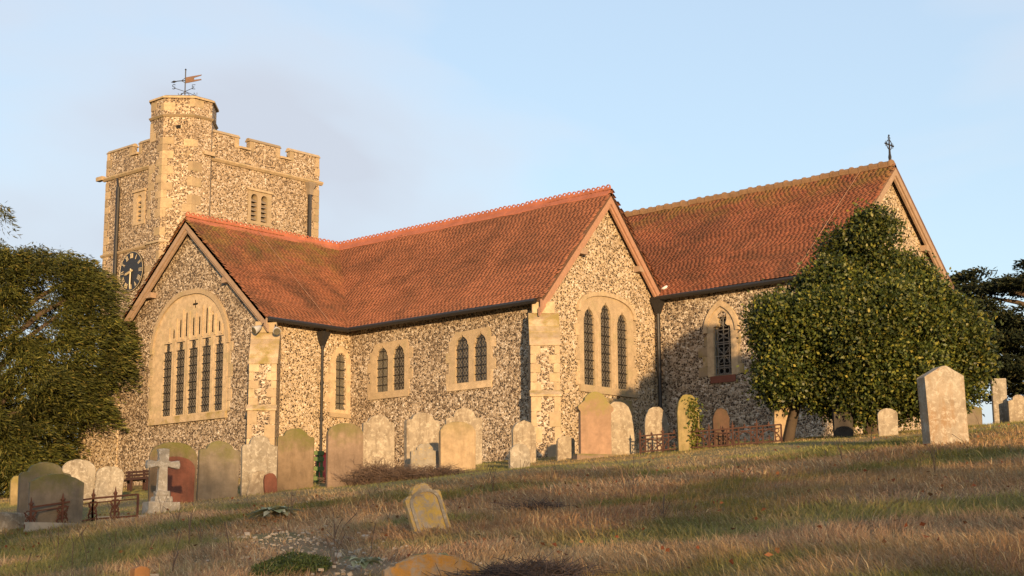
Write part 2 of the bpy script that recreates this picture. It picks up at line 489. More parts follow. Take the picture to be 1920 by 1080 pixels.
def arc_pts(cx, cz, r, a0, a1, n):
    return [(cx + r * math.cos(a0 + (a1 - a0) * i / n), cz + r * math.sin(a0 + (a1 - a0) * i / n)) for i in range(n + 1)]
def pointed(x0, x1, zb, zs, zt_, n=8, bulge=1.0):
    """pointed arch opening, CCW from bottom left"""
    w = x1 - x0; xm = (x0 + x1) / 2; h = zt_ - zs
    R = ((w / 2) ** 2 + h * h) / w            # two-centred arch
    cxr = x1 - R
    a1 = math.atan2(h, xm - cxr)
    right = [(cxr + R * math.cos(a1 * i / n), zs + R * math.sin(a1 * i / n)) for i in range(n + 1)]
    left = [(x0 + x1 - a, b) for a, b in right[::-1]][1:]
    return [(x0, zb), (x1, zb)] + right + left
def roundhead(x0, x1, zb, zs, n=10):
    r = (x1 - x0) / 2; xm = (x0 + x1) / 2
    return [(x0, zb), (x1, zb)] + arc_pts(xm, zs, r, 0, math.pi, n)
def ogee(x0, x1, zb, zs, zt_):
    w = (x1 - x0) / 2; xm = (x0 + x1) / 2; h = zt_ - zs
    pr = [(1, 0), (0.97, 0.12), (0.80, 0.22), (0.84, 0.34), (0.70, 0.52), (0.46, 0.66), (0.20, 0.76), (0.07, 0.90), (0, 1)]
    right = [(xm + w * a, zs + h * b) for a, b in pr]
    return [(x0, zb), (x1, zb)] + right + [(2 * xm - a, b) for a, b in right[::-1][1:]]
def trefoil(x0, x1, zb, zs, zt_):
    w = (x1 - x0) / 2; xm = (x0 + x1) / 2; h = zt_ - zs
    pr = [(1, 0), (0.95, 0.16), (0.62, 0.20), (0.42, 0.30), (0.56, 0.50), (0.58, 0.68), (0.45, 0.86), (0.2, 0.97), (0, 1)]
    right = [(xm + w * a, zs + h * b) for a, b in pr]
    return [(x0, zb), (x1, zb)] + right + [(2 * xm - a, b) for a, b in right[::-1][1:]]
def rect(x0, x1, z0, z1): return [(x0, z0), (x1, z0), (x1, z1), (x0, z1)]

def glazing(win, mp, x0, x1, z0, z1, glass='glass', depth=-0.16, cell=0.115, saddle=0.27, lat=True):
    MBp = MB().plate([rect(x0 - 0.03, x1 + 0.03, z0 - 0.03, z1 + 0.03)], depth - 0.02, depth, mp)
    pane = P(MBp, 'pane', M[glass], win)
    mb = MB(); dd = depth + 0.012; w = 0.013
    if lat:
        k = 1.35
        span = (x1 - x0) * k
        z = z0 - span
        while z < z1:
            for sgn in (1, -1):
                za, zb_ = z, z + span
                xa, xb = (x0, x1) if sgn > 0 else (x1, x0)
                t0 = max(0, (z0 - za) / span); t1 = min(1, (z1 - za) / span)
                if t1 > t0:
                    a = (xa + (xb - xa) * t0, za + span * t0); b = (xa + (xb - xa) * t1, za + span * t1)
                    mb.bar(mp(a[0], a[1], dd), mp(b[0], b[1], dd), w)
            z += cell * k
        P(mb, 'lead_lattice', M['leadcame'], win)
    mb = MB(); z = z0 + saddle * 0.8
    while z < z1:
        mb.bar(mp(x0, z, dd + 0.02), mp(x1, z, dd + 0.02), 0.026); z += saddle
    mb.bar(mp((x0 + x1) / 2, z0, dd + 0.018), mp((x0 + x1) / 2, z1, dd + 0.018), 0.016)
    P(mb, 'saddle_bars', M['black'], win)

# --- gable A (five-light window)
gA = negY(yA)
holeA = pointed(-5.80, -2.00, 4.82, 6.95, 8.62)
wallA = P(MB().plate([gable_loop(-7.90, 0.0, AX, AZ, AS), holeA], 0, -0.4, gA), 'wall', M['flint_grey'])
wallA['label'] = 'flint gable wall with the five-light window'
outer = pointed(-5.92, -1.88, 4.72, 6.95, 8.76, 12)
lights = [(-5.29, -4.85), (-4.59, -4.14), (-3.91, -3.45), (-3.21, -2.76), (-2.51, -2.10)]
loops = [outer] + [trefoil(a, b, 4.84, 6.88, 7.24) for a, b in lights]
for sx, z1 in ((-4.78, 7.72), (-4.42, 8.02), (-4.10, 8.22), (-3.72, 8.02), (-3.40, 8.02), (-3.02, 8.25), (-2.70, 8.10), (-2.34, 7.75)):
    loops.append([(sx - 0.045, 7.38), (sx + 0.045, 7.38), (sx + 0.045, z1 - 0.09), (sx, z1), (sx - 0.045, z1 - 0.09)])
qx, qz = -3.66, 8.40
loops.append([(qx + (0.10 + 0.055 * math.cos(4 * 2 * math.pi * i / 24)) * math.cos(2 * math.pi * i / 24), qz + (0.10 + 0.055 * math.cos(4 * 2 * math.pi * i / 24)) * math.sin(2 * math.pi * i / 24)) for i in range(24)])
winA = P(MB().plate(loops, 0.03, -0.24, gA), 'tracery_window', M['ashlar'])
winA['label'] = 'five-light tracery window in the gable'
for a, b in lights: glazing(winA, gA, a, b, 4.84, 7.26, 'glass', -0.012)
P(MB().plate([rect(-5.3, -2.2, 7.3, 7.95), ], 0.012, -0.02, gA).plate([rect(-4.75, -2.75, 7.951, 8.56)], 0.012, -0.02, gA), 'tracery_back', M['dark'], winA)
hood_o = pointed(-6.02, -1.78, 6.80, 6.95, 8.90, 14); hood_i = pointed(-5.88, -1.92, 6.80, 6.95, 8.74, 14)
mb = MB()
def hood(mp, o, i, c=0.09):
    m = MB(); o = o[2:-0 or None]; i = i[2:]
    n = min(len(o), len(i))
    loop = o[:n] + i[:n][::-1]
    return m.plate([loop], 0.0, c, mp)
P(hood(gA, [hood_o[0], hood_o[1]] + hood_o[2:], [hood_i[0], hood_i[1]] + hood_i[2:]), 'hood_mould', M['ashlar'], winA)
P(MB().plate([rect(-5.98, -1.86, 4.58, 4.80)], -0.1, 0.10, gA), 'sill', M['ashlar_worn'], winA)
for s, xa in ((-1, -5.92), (1, -1.88)):
    z = 4.80; k = 0
    while z < 6.9:
        h = random.uniform(0.30, 0.42); w = (0.16, 0.26)[k % 2]
        block('jamb_stone', (xa + s * (w / 2 - 0.02), yA + 0.05, z + h / 2), (w, 0.13 + 0.012 * random.random(), h - 0.012), 'ashlar', winA); z += h; k += 1
for (a, b) in [(x - 0.03, x + 0.03) for x in (-4.72, -4.025, -3.33, -2.635)]:
    P(MB().plate([rect(a, b, 4.84, 7.3)], 0.02, 0.042, gA), 'mullion', M['ashlar'], winA)

for sx, z1 in ((-5.0, 7.75), (-4.60, 8.02), (-4.26, 8.28), (-3.91, 8.2), (-3.56, 8.1), (-3.21, 8.30), (-2.86, 8.22), (-2.52, 7.95), (-2.18, 7.6)):
    P(MB().plate([rect(sx - 0.022, sx + 0.022, 7.28, z1)], 0.02, 0.075, gA), 'tracery_rib', M['ashlar'], winA)
# --- wall A2 (lancet)
gX0 = posX(0.0)
wallA2 = P(MB().plate([rect(-3.06, 0.4, ZB, 7.62), roundhead(-0.60, -0.22, 4.92, 6.50)], 0, -0.4, gX0), 'wall', M['flint_gold'])
winL = P(MB().plate([pointed(-0.86, 0.03 - 0.0, 4.76, 6.35, 6.98), roundhead(-0.64, -0.19, 4.90, 6.52)], 0.028, -0.26, gX0), 'lancet_window', M['ashlar'])
glazing(winL, gX0, -0.64, -0.19, 4.90, 6.76, 'glass_pale', -0.06)
P(MB().plate([rect(-0.88, 0.06, 4.66, 4.80)], -0.1, 0.06, gX0), 'sill', M['ashlar'], winL)
z = 4.8
for k in range(5):
    for s, ya in ((-1, -0.86), (1, 0.0)):
        if s > 0: continue
        w = (0.10, 0.22)[k % 2]
        block('jamb_stone', (-0.03, ya - w / 2 + 0.02, z + 0.15), (0.10, w, 0.29), 'ashlar', winL)
    z += 0.31

# --- wall B (two two-light windows)
gY0 = negY(0.0)
def two_light(ws, x):
    return [rect(x + 0.02, x + 1.76, 5.30, 6.86)]
wallB = P(MB().plate([rect(0.0, 7.89, ZB, 7.72), rect(1.10, 2.66, 5.32, 6.85), rect(4.62, 6.16, 5.32, 6.85)], 0, -0.4, gY0), 'wall', M['flint_grey'])
for (xa, xb, l1, l2, gl) in ((1.02, 2.72, (1.26, 1.80), (2.02, 2.55), ('glass_pale', 'glass')), (4.54, 6.24, (4.77, 5.33), (5.55, 6.08), ('glass', 'glass'))):
    shape = [(xa, 5.34), (xb, 5.34), (xb, 6.80), (xb - 0.06, 6.99), (xa + 0.24, 6.95), (xa + 0.1, 6.80), (xa, 6.62)]
    w = P(MB().plate([shape, ogee(*l1, 5.40, 6.48, 6.90), ogee(*l2, 5.40, 6.48, 6.90)], 0.025, -0.24, gY0), 'two_light_window', M['ashlar'])
    for (a, b), g in zip((l1, l2), gl): glazing(w, gY0, a, b, 5.40, 6.90, g, -0.055, 0.125)
    P(MB().plate([rect(xa - 0.12, xb + 0.04, 5.18, 5.385)], -0.1, 0.05, gY0), 'sill', M['ashlar'], w)
    z = 5.38
    for k in range(4):
        h = 0.33
        for s, xe in ((-1, xa), (1, xb)):
            wd = (0.20, 0.07)[(k + (s > 0)) % 2]
            block('jamb_stone', (xe + s * (wd / 2 - 0.015), 0.035, z + h / 2), (wd, 0.10 + 0.01 * random.random(), h - 0.01), 'ashlar', w)
        z += h

# --- gable B (three-light window)
gXB = posX(xB)
wallGB = P(MB().plate([gable_loop(0.0, 5.9, BY, BZ, BS), [(1.80, 5.2), (4.05, 5.2), (4.05, 7.5), (2.86, 7.9), (1.80, 7.5)]], 0, -0.4, gXB), 'wall', M['flint_gold'])
wallGB['label'] = 'sunlit flint gable wall with the three-light window'
def seg_arch(y0, y1, zb, zs, zt_, n=14):
    ym = (y0 + y1) / 2; w = (y1 - y0) / 2
    return [(y0, zb), (y1, zb)] + [(ym + w * math.cos(math.pi * i / n), zs + (zt_ - zs) * math.sin(math.pi * i / n) ** 0.8) for i in range(n + 1)]
lt = [(1.81, 2.31, 7.62), (2.61, 3.10, 7.84), (3.41, 3.91, 7.64)]
winB = P(MB().plate([seg_arch(1.60, 4.20, 5.12, 7.45, 8.02)] + [ogee(a, b, 5.24, z - 0.42, z) for a, b, z in lt], 0.03, -0.24, gXB), 'triple_lancet_window', M['ashlar'])
for a, b, z in lt: glazing(winB, gXB, a, b, 5.24, z, 'glass', -0.05)
P(hood(gXB, seg_arch(1.50, 4.32, 7.3, 7.42, 8.13), seg_arch(1.62, 4.20, 7.3, 7.42, 8.00)), 'hood_mould', M['ashlar'], winB)
P(MB().plate([rect(1.58, 4.30, 5.02, 5.225)], -0.1, 0.07, gXB), 'sill', M['ashlar'], winB)
z = 5.23
for k in range(6):
    for s, ye in ((-1, 1.60), (1, 4.20)):
        wd = (0.16, 0.06)[(k + (s > 0)) % 2]
        block('jamb_stone', (xB - 0.03, ye + s * (wd / 2 - 0.012), z + 0.17), (0.11 + 0.01 * random.random(), wd, 0.355), 'ashlar', winB)
    z += 0.365
for yy in (2.46, 3.255):
    P(MB().plate([rect(yy - 0.04, yy + 0.04, 5.24, 7.3)], 0.025, 0.045, gXB), 'mullion', M['ashlar'], winB)
block('ashlar_slab', (xB + 0.0, 3.35, 4.72), (0.08, 1.5, 0.40), 'ashlar_worn', wallGB)

# --- chancel walls
gYC = negY(yC)
wallC = P(MB().plate([rect(xB, 14.1, ZB, 8.36), rect(10.42, 11.1, 5.6, 7.4)], 0, -0.4, gYC), 'wall', M['flint_dark'])
winC = P(MB().plate([pointed(10.20, 11.30, 5.60, 6.95, 7.76, 10), trefoil(10.44, 11.07, 5.62, 7.02, 7.60)], 0.03, -0.24, gYC), 'grilled_window', M['ashlar'])
winC['label'] = 'pointed chancel window behind an ornamental iron grille'
P(MB().plate([rect(10.40, 11.12, 5.55, 7.65)], -0.20, -0.22, gYC), 'pane', M['dark'], winC)
P(hood(gYC, pointed(10.10, 11.40, 6.8, 6.95, 7.92, 10), pointed(10.23, 11.27, 6.8, 6.95, 7.74, 10)), 'hood_mould', M['ashlar'], winC)
mb = MB(); dg = -0.06
def gp(a, b): return gYC(a, b, dg)
for xx in (10.46, 10.55, 10.755, 10.96, 11.05): mb.bar(gp(xx, 5.64), gp(xx, 7.1 if xx not in (10.755,) else 7.55), 0.026)
for zz in (5.66, 5.86, 5.92, 6.22, 6.58, 6.64, 7.02): mb.bar(gp(10.45, zz), gp(11.06, zz), 0.03)
for zz in (5.76, 6.08, 6.40, 6.83, 7.2):
    for xx in (10.65, 10.86): mb.ring(gp(xx, zz), 0.085, 0.022, (1, 0, 0), (0, 0, 1), 10)
mb.ring(gp(10.755, 7.28), 0.11, 0.024, (1, 0, 0), (0, 0, 1), 12)
for a, b in (((10.47, 5.95), (11.04, 6.55)), ((11.04, 5.95), (10.47, 6.55)), ((10.47, 6.66), (11.04, 7.0)), ((11.04, 6.66), (10.47, 7.0))): mb.bar(gp(*a), gp(*b), 0.022)
P(mb, 'iron_grille', M['leadcame'], winC)
P(MB().plate([rect(10.30, 11.20, 5.40, 5.61)], -0.2, 0.05, gYC), 'sill', M['brick_red'], winC)
for zz, wl, wr in ((5.78, 0.36, 0.22), (6.08, 0.20, 0.14), (6.38, 0.36, 0.10), (6.70, 0.14, 0.14)):
    block('jamb_stone', (10.22 - wl / 2, yC + 0.03, zz), (wl, 0.10, 0.29), 'ashlar_worn', winC)
    block('jamb_stone', (11.28 + wr / 2, yC + 0.03, zz), (wr, 0.10, 0.29), 'ashlar_worn', winC)
gXC = posX(xC)
P(MB().plate([gable_loop(yC, 13.1, CY, CZ, CS)], 0, -0.4, gXC), 'wall', M['flint_gold'])
# hidden walls that close the plan
P(MB().box((-7.7, 1.0, 4.6), (0.4, 8.1, 5.4)).box((-1.0, 13.0, 5.2), (29.0, 0.4, 6.6)).box((-15.3, 9.0, 5.2), (0.4, 8.0, 6.6)), 'wall', M['flint_grey'])

# --- roofs
def slope_obj(name, O, e, s, n, La, Lt, th=0.10):
    O, e, s, n = map(Vector, (O, e, s, n))
    mb = MB()
    pts = [O, O + e * La, O + e * La + s * Lt, O + s * Lt]
    mb.add([p - n * 0.012 for p in pts] + [p - n * th for p in pts], [(0, 1, 2, 3), (7, 6, 5, 4), (0, 4, 5, 1), (1, 5, 6, 2), (2, 6, 7, 3), (3, 7, 4, 0)])
    return P(mb, name, M['slab'])
def tile_field(O, e, s, n, Lt, span, mat, parent, gauge=0.088, tw=0.165, sag=0.03, seed=1):
    O, e, s, n = (np.array(v, float) for v in (O, e, s, n))
    A = []; T = []
    nc = int(Lt / gauge)
    for i in range(nc):
        t0 = i * gauge
        a0, a1 = span(t0)
        off = (i % 2) * tw / 2 + rng.uniform(-0.05, 0.05)
        xs = np.arange(a0 - off, a1, tw)
        xs = xs[(xs > a0 - tw * 0.6) & (xs < a1 - tw * 0.4)]
        A.append(xs); T.append(np.full(len(xs), t0))
    A = np.concatenate(A); T = np.concatenate(T); N = len(A)
    A = A + rng.normal(0, 0.004, N); T = T + rng.normal(0, 0.003, N)
    lift = rng.normal(0, 0.0012, N) + (fbm(A * 0.6, T * 0.6, seed) - 0.5) * 2 * sag
    th = 0.012; ln = 0.17
    hw = tw / 2 - 0.0002
    skew = rng.normal(0, 0.0018, N)
    cor = []
    for (da, dt, up) in ((-hw, 0, 1), (hw, 0, 1), (hw, ln, 1), (-hw, ln, 1), (-hw, 0, 0), (hw, 0, 0), (hw, ln, 0), (-hw, ln, 0)):
        h = lift + (0.031 if dt == 0 else -0.004) + (th if up else 0)
        tt = T + dt + skew * (1 if da > 0 else -1) * (1 if dt == 0 else 0)
        cor.append(O + np.outer(A + tw / 2 + da, e) + np.outer(tt, s) + np.outer(h, n))
    Vv = np.stack(cor, 1).reshape(-1, 3)
    base = np.array([(0, 1, 2, 3), (4, 5, 1, 0), (5, 6, 2, 1), (7, 4, 0, 3)])
    Fv = (base[None] + (np.arange(N) * 8)[:, None, None]).reshape(-1, 4)
    me = np_mesh('roof_tiles', Vv, Fv, M[mat])
    o = link(bpy.data.objects.new('roof_tiles', me)); o['kind'] = 'stuff'
    return part(o, parent)
def unitv(*v): return Vector(v).normalized()
thA, thB, thC = math.atan(AS), math.atan(BS), math.atan(CS)
# A right slope
sA = (-math.cos(thA), 0, math.sin(thA)); nA = (math.sin(thA), 0, math.cos(thA))
zeA = AZ - (eA - AX) * AS
LA = (eA - AX) / math.cos(thA)
roofA = slope_obj('roof', (eA, yAv, zeA), (0, 1, 0), sA, nA, BY - yAv, LA)
roofA['label'] = 'stained red tiled roof over the five-light gable'
def spanA(t_):
    z = zeA + t_ * math.sin(thA); return 0.0, (BY - (BZ - z) / BS) - yAv + 0.14
tile_field((eA, yAv, zeA), (0, 1, 0), sA, nA, LA, spanA, 'tileA', roofA, seed=11)
# A left slope (mirror)
roofA2 = slope_obj('roof', (2 * AX - eA, yAv, zeA), (0, 1, 0), (math.cos(thA), 0, math.sin(thA)), (-math.sin(thA), 0, math.cos(thA)), BY + 2 - yAv, LA)
tile_field((2 * AX - eA, yAv, zeA), (0, 1, 0), (math.cos(thA), 0, math.sin(thA)), (-math.sin(thA), 0, math.cos(thA)), LA, lambda t_: (0.0, 4.0), 'tileA', roofA2, seed=12)
# B front slope
sB = (0, math.cos(thB), math.sin(thB)); nB = (0, -math.sin(thB), math.cos(thB))
zeB = BZ - (BY - eB) * BS
LB = (BY - eB) / math.cos(thB)
roofB = slope_obj('roof', (AX, eB, zeB), (1, 0, 0), sB, nB, xBv - AX, LB)
roofB['label'] = 'long red tiled roof over the wall with two windows'
def spanB(t_):
    z = zeB + t_ * math.sin(thB); return (AZ - z) / AS - 0.14, xBv - AX
tile_field((AX, eB, zeB), (1, 0, 0), sB, nB, LB, spanB, 'tileB', roofB, seed=13)
yv = 5.70
Lb2 = (yv - BY) / math.cos(thB)
roofB2 = slope_obj('roof', (AX, yv, BZ - (yv - BY) * BS), (1, 0, 0), (0, -math.cos(thB), math.sin(thB)), (0, math.sin(thB), math.cos(thB)), xBv - AX, Lb2)
tile_field((AX, yv, BZ - (yv - BY) * BS), (1, 0, 0), (0, -math.cos(thB), math.sin(thB)), (0, math.sin(thB), math.cos(thB)), Lb2, lambda t_: (10.0, xBv - AX), 'tileB', roofB2, seed=14)
# C front slope
sC = (0, math.cos(thC), math.sin(thC)); nC = (0, -math.sin(thC), math.cos(thC))
zeC = CZ - (CY - eC) * CS
LC = (CY - eC) / math.cos(thC)
X0C = -15.5
roofC = slope_obj('roof', (X0C, eC, zeC), (1, 0, 0), sC, nC, xCv - X0C, LC)
roofC['label'] = 'dark weathered red tiled chancel roof'
tile_field((X0C, eC, zeC), (1, 0, 0), sC, nC, LC, lambda t_: (16.5, xCv - X0C), 'tileC', roofC, sag=0.05, seed=15)
slope_obj('roof', (X0C, 2 * CY - eC, zeC), (1, 0, 0), (0, -math.cos(thC), math.sin(thC)), (0, math.sin(thC), math.cos(thC)), xCv - X0C, LC)

# --- ridge tiles
def crest_mesh():
    mb = MB(); L_ = 0.385
    a = 0.16
    # saddle
    for sg in (1, -1):
        mb.add([(0, 0, 0.05), (L_ - 0.008, 0, 0.05), (L_ - 0.008, sg * 0.17, -0.13), (0, sg * 0.17, -0.13), (0, 0, 0.02), (L_ - 0.008, 0, 0.02), (L_ - 0.008, sg * 0.17, -0.16), (0, sg * 0.17, -0.16)],
               [(0, 1, 2, 3), (7, 6, 5, 4), (0, 3, 7, 4), (1, 5, 6, 2), (2, 6, 7, 3), (0, 4, 5, 1)])
    top = [(0.0, 0.02), (L_ - 0.008, 0.02), (L_ - 0.008, 0.12)]
    n = 2; w = (L_ - 0.008) / n
    for k in range(n - 1, -1, -1):
        c = w * (k + 0.5)
        top += [(c + w * 0.46 * math.cos(q), 0.125 + 0.095 * math.sin(q)) for q in np.linspace(0, math.pi, 9)]
    top += [(0.0, 0.12)]
    holes = [[(w * (k + 0.5) + 0.048 * math.cos(q), 0.155 + 0.036 * math.sin(q)) for q in np.linspace(0, 2 * math.pi, 9)[:-1]] for k in range(n)]
    mb.plate([top] + holes, -0.02, 0.02, lambda a_, b_, c_: Vector((a_, c_, b_)))
    o = mb.build('ridge_tile', M['ridge_red']); me_ = o.data; bpy.data.objects.remove(o); return me_, L_
cm, cl = crest_mesh()
def ridge(me_, L_, p0, p1, parent, jz=0.006):
    p0, p1 = Vector(p0), Vector(p1); d = p1 - p0; n = int(d.length / L_); rz = math.atan2(d.y, d.x)
    for i in range(n):
        o = bpy.data.objects.new('ridge_tile', me_); o.location = p0 + d * (i / n) + Vector((0, 0, random.gauss(0, jz))); o.rotation_euler = (0, random.gauss(0, 0.006), rz + random.gauss(0, 0.006))
        o.scale = (d.length / n / L_, 1, 1)
        COL.objects.link(o); part(o, parent)
ridge(cm, cl, (AX, yAv, AZ + 0.02), (AX, BY, BZ + 0.02), roofA)
ridge(cm, cl, (AX, BY, BZ + 0.02), (xBv, BY, BZ + 0.02), roofB)
mb = MB(); L2 = 0.34
pr = [(0.17 * math.cos(q), 0.02 + 0.10 * math.sin(q)) for q in np.linspace(0, math.pi, 9)]
mb.plate([pr + [(-0.15, -0.09), (0.15, -0.09)]], 0, L2 - 0.05, lambda a, b, c: Vector((c, a, b)))
pr2 = [(0.185 * math.cos(q), 0.025 + 0.13 * math.sin(q)) for q in np.linspace(0, math.pi, 9)]
mb.plate([pr2 + [(-0.16, -0.08), (0.16, -0.08)]], L2 - 0.06, L2, lambda a, b, c: Vector((c, a, b)))
o = mb.build('ridge_tile', M['ridge_old']); rm = o.data; bpy.data.objects.remove(o)
ridge(rm, L2, (1.5, CY, CZ), (xCv - 0.1, CY, CZ), roofC, 0.01)

# --- bargeboards, soffits, brackets
def barge(mp, a_apex, z_apex, slope, half_l, half_r, c_front, mat, parent, d1=0.24, d2=0.15):
    k = math.sqrt(1 + slope * slope)
    for sgn, hw in ((-1, half_l), (1, half_r)):
        for (top, dep, c0, c1, nm) in ((0.015, d1, c_front - 0.05, c_front, 'bargeboard'), (d1 * 0.75, d2, c_front - 0.12, c_front - 0.051, 'bargeboard_moulding')):
            zt0 = z_apex - top * k; zt1 = zt0 - hw * slope
            lp = [(a_apex, zt0), (a_apex + sgn * hw, zt1), (a_apex + sgn * hw, zt1 - dep * k), (a_apex, zt0 - dep * k)]
            P(MB().plate([lp], c0, c1, mp), nm, M[mat], parent)
barge(gA, AX, AZ, AS, eA - AX, eA - AX, 0.31, 'timber', roofA)
barge(gXB, BY, BZ, BS, BY - eB, yv - BY, 0.28, 'timber_red', roofB)
barge(gXC, CY, CZ, CS, CY - eC, CY - eC, 0.28, 'timber', roofC)
for (mp, a, z, par) in ((gA, -6.05, 8.95, roofA), (gA, -1.85, 8.95, roofA), (gXB, 1.62, 9.2, roofB), (gXB, 4.50, 9.05, roofB), (gXC, 11.35, 9.85, roofC)):
    c = mp(a, z, 0.12); P(MB().plate([rect(a - 0.17, a + 0.17, z - 0.09, z + 0.09)], -0.05, 0.24, mp), 'purlin_end', M['timber'], par)
mb = MB().tube([(xBv - 0.02, 5.52, 8.62), (xBv + 0.03, 5.62, 8.45), (xBv + 0.05, 5.80, 8.40), (xBv + 0.10, 6.05, 8.60)], [0.10, 0.22, 0.20, 0.06], 8)
P(mb, 'lead_flashing', M['white_lead'], roofB, True)

# --- gutters, downpipes, conductor cables
def halfgutter(a, b):
    return MB().tube([a, b], 0.075, 8)
zg = zeA - 0.02
P(halfgutter((eA + 0.04, yAv + 0.05, zg - 0.02), (eA + 0.04, eB - 0.06, zg - 0.02)), 'gutter', M['black'])
P(halfgutter((eA + 0.02, eB - 0.05, zeB - 0.05), (xB + 0.1, eB - 0.05, zeB - 0.05)), 'gutter', M['black'])
P(halfgutter((xB + 0.05, eC - 0.04, zeC - 0.06), (14.5, eC - 0.04, zeC - 0.06)), 'gutter', M['black'])
for (nm, x, y, z1, z0, r, hop) in (('a', 0.11, -1.28, 6.90, 2.4, 0.045, True), ('c', xB + 0.22, 5.25, 7.75, 2.6, 0.06, True)):
    dp = P(MB().tube([(x, y, z1), (x, y, z0)], r, 10), 'downpipe', M['black'])
    P(MB().tube([(x, y, z1 + 0.42), (x, y, z1 + 0.38), (x, y, z1 + 0.14), (x, y, z1 - 0.02)], [0.19, 0.17, 0.10, 0.06], 4, sq=True), 'hopper', M['black'], dp)
    P(MB().tube([(x, y, z1 + 0.38), (x + (0.15 if nm == 'a' else -0.1), y + 0.05, z1 + 0.62)], 0.04, 6), 'swan_neck', M['black'], dp)
    for zz in np.arange(z0 + 1.0, z1, 1.15):
        P(MB().tube([(x, y, zz - 0.04), (x, y, zz + 0.04)], r + 0.02, 10), 'pipe_collar', M['black'], dp)
def on_slope(O, e, s, n, a, t_, h=0.07): return Vector(O) + Vector(e) * a + Vector(s) * t_ + Vector(n) * h
OA = (eA, yAv, zeA); OC = (X0C, eC, zeC)
P(MB().tube([on_slope(OA, (0, 1, 0), sA, nA, 2.95, LA - 0.05), on_slope(OA, (0, 1, 0), sA, nA, 2.75, 2.5), on_slope(OA, (0, 1, 0), sA, nA, 2.62, 0.0)], 0.008, 5), 'conductor_cable', M['timber_red'], roofA)
P(MB().tube([on_slope(OC, (1, 0, 0), sC, nC, xCv - X0C - 1.15, LC - 0.05), on_slope(OC, (1, 0, 0), sC, nC, xCv - X0C - 1.25, 0.05)], 0.008, 5), 'conductor_cable', M['timber_red'], roofC)

# --- diagonal buttresses with flint chequers
def diag_buttress(cx, cy, ztop, zmid, zoff, name_label):
    ax = Vector((1, -1, 0)).normalized(); sd = Vector((1, 1, 0)).normalized()
    hw = 0.41; p_up, p_lo = 0.74, 0.90
    prof = [(-0.5, ZB), (p_lo, ZB), (p_lo, zoff - 0.13), (p_up, zoff + 0.02), (p_up, zmid), (0.16, ztop), (-0.5, ztop)]
    mp = lambda a, b, c: Vector((cx, cy, 0)) + ax * a + sd * c + Vector((0, 0, b))
    bt = P(MB().plate([prof], -hw, hw, mp), 'buttress', M['flint_grey'])
    bt['label'] = name_label
    rz = math.atan2(ax.y, ax.x)
    def ash(a, zc, c, s): block('ashlar_block', mp(a, zc, c), s, 'ashlar', bt, rz)
    for (p, z0, z1, nn) in ((p_up, zoff + 0.03, zmid, 5), (p_lo, ZB + 0.6, zoff - 0.13, 5)):
        h = (z1 - z0) / nn
        for k in range(nn):
            zc = z0 + h * (k + 0.5)
            wl = (0.30, 0.17)[k % 2] + random.uniform(-0.02, 0.02); wr = (0.17, 0.31)[k % 2] + random.uniform(-0.02, 0.02)
            ash(p - 0.08, zc, -hw + wl / 2 - 0.008, (0.19, wl, h - 0.012)); ash(p - 0.08, zc, hw - wr / 2 + 0.008, (0.19, wr, h - 0.012))
    # weathering slabs in courses
    n = 5
    for k in range(n):
        u0 = k / n; u1 = (k + 1) / n
        a0 = 0.16 + (p_up - 0.16) * (1 - u0); a1 = 0.16 + (p_up - 0.16) * (1 - u1); b0 = zmid + (ztop - zmid) * u0; b1 = zmid + (ztop - zmid) * u1
        lp = [(a0 + 0.035, b0 + 0.0), (a0 + 0.035, b0 + 0.03), (a1 + 0.03, b1 + 0.015), (a1 - 0.10, b1 - 0.0), (a1 - 0.1, b0)]
        P(MB().plate([lp], -hw - 0.03, hw + 0.03, mp), 'weathering_slab', M['ashlar_worn'], bt)
    P(MB().plate([[(p_up - 0.1, zoff - 0.13), (p_lo + 0.05, zoff - 0.13), (p_lo + 0.05, zoff - 0.08), (p_up + 0.02, zoff + 0.06), (p_up - 0.1, zoff + 0.06)]], -hw - 0.04, hw + 0.04, mp), 'offset_course', M['ashlar_worn'], bt)
    block('kneeler_stone', mp(0.0, ztop + 0.17, 0), (0.50, 0.66, 0.36), 'ashlar', bt, rz)
    return bt
btA = diag_buttress(0.0, yA, 7.05, 6.02, 4.72, 'diagonal buttress at the corner of the five-light gable')
btB = diag_buttress(xB, 0.0, 7.12, 6.12, 4.78, 'diagonal buttress throwing a dark shadow on the wall')
block('plinth_stone', (xB + 0.75, -0.35, 3.05), (0.5, 0.5, 0.5), 'ashlar_worn', btB, -0.78)
# west buttress, flush with gable A
mp = gA
lp = [(-7.8, ZB), (-10.75, ZB), (-10.75, 3.75), (-10.55, 3.95), (-10.15, 4.0), (-10.15, 5.6), (-9.7, 6.2), (-7.8, 6.9)]
btW = P(MB().plate([lp[::-1]], 0.06, -0.7, mp), 'buttress', M['flint_gold'])
btW['label'] = 'broad stepped buttress beside the yew'
for k in range(7):
    xx = -10.72 if k < 2 else -10.12
    block('ashlar_block', (xx + (0.12, 0.2)[k % 2] - 0.02, yA - 0.0, 3.05 + k * 0.36 + (0.1 if k > 1 else 0)), ((0.26, 0.42)[k % 2], 0.16, 0.34), 'tower_stone', btW)

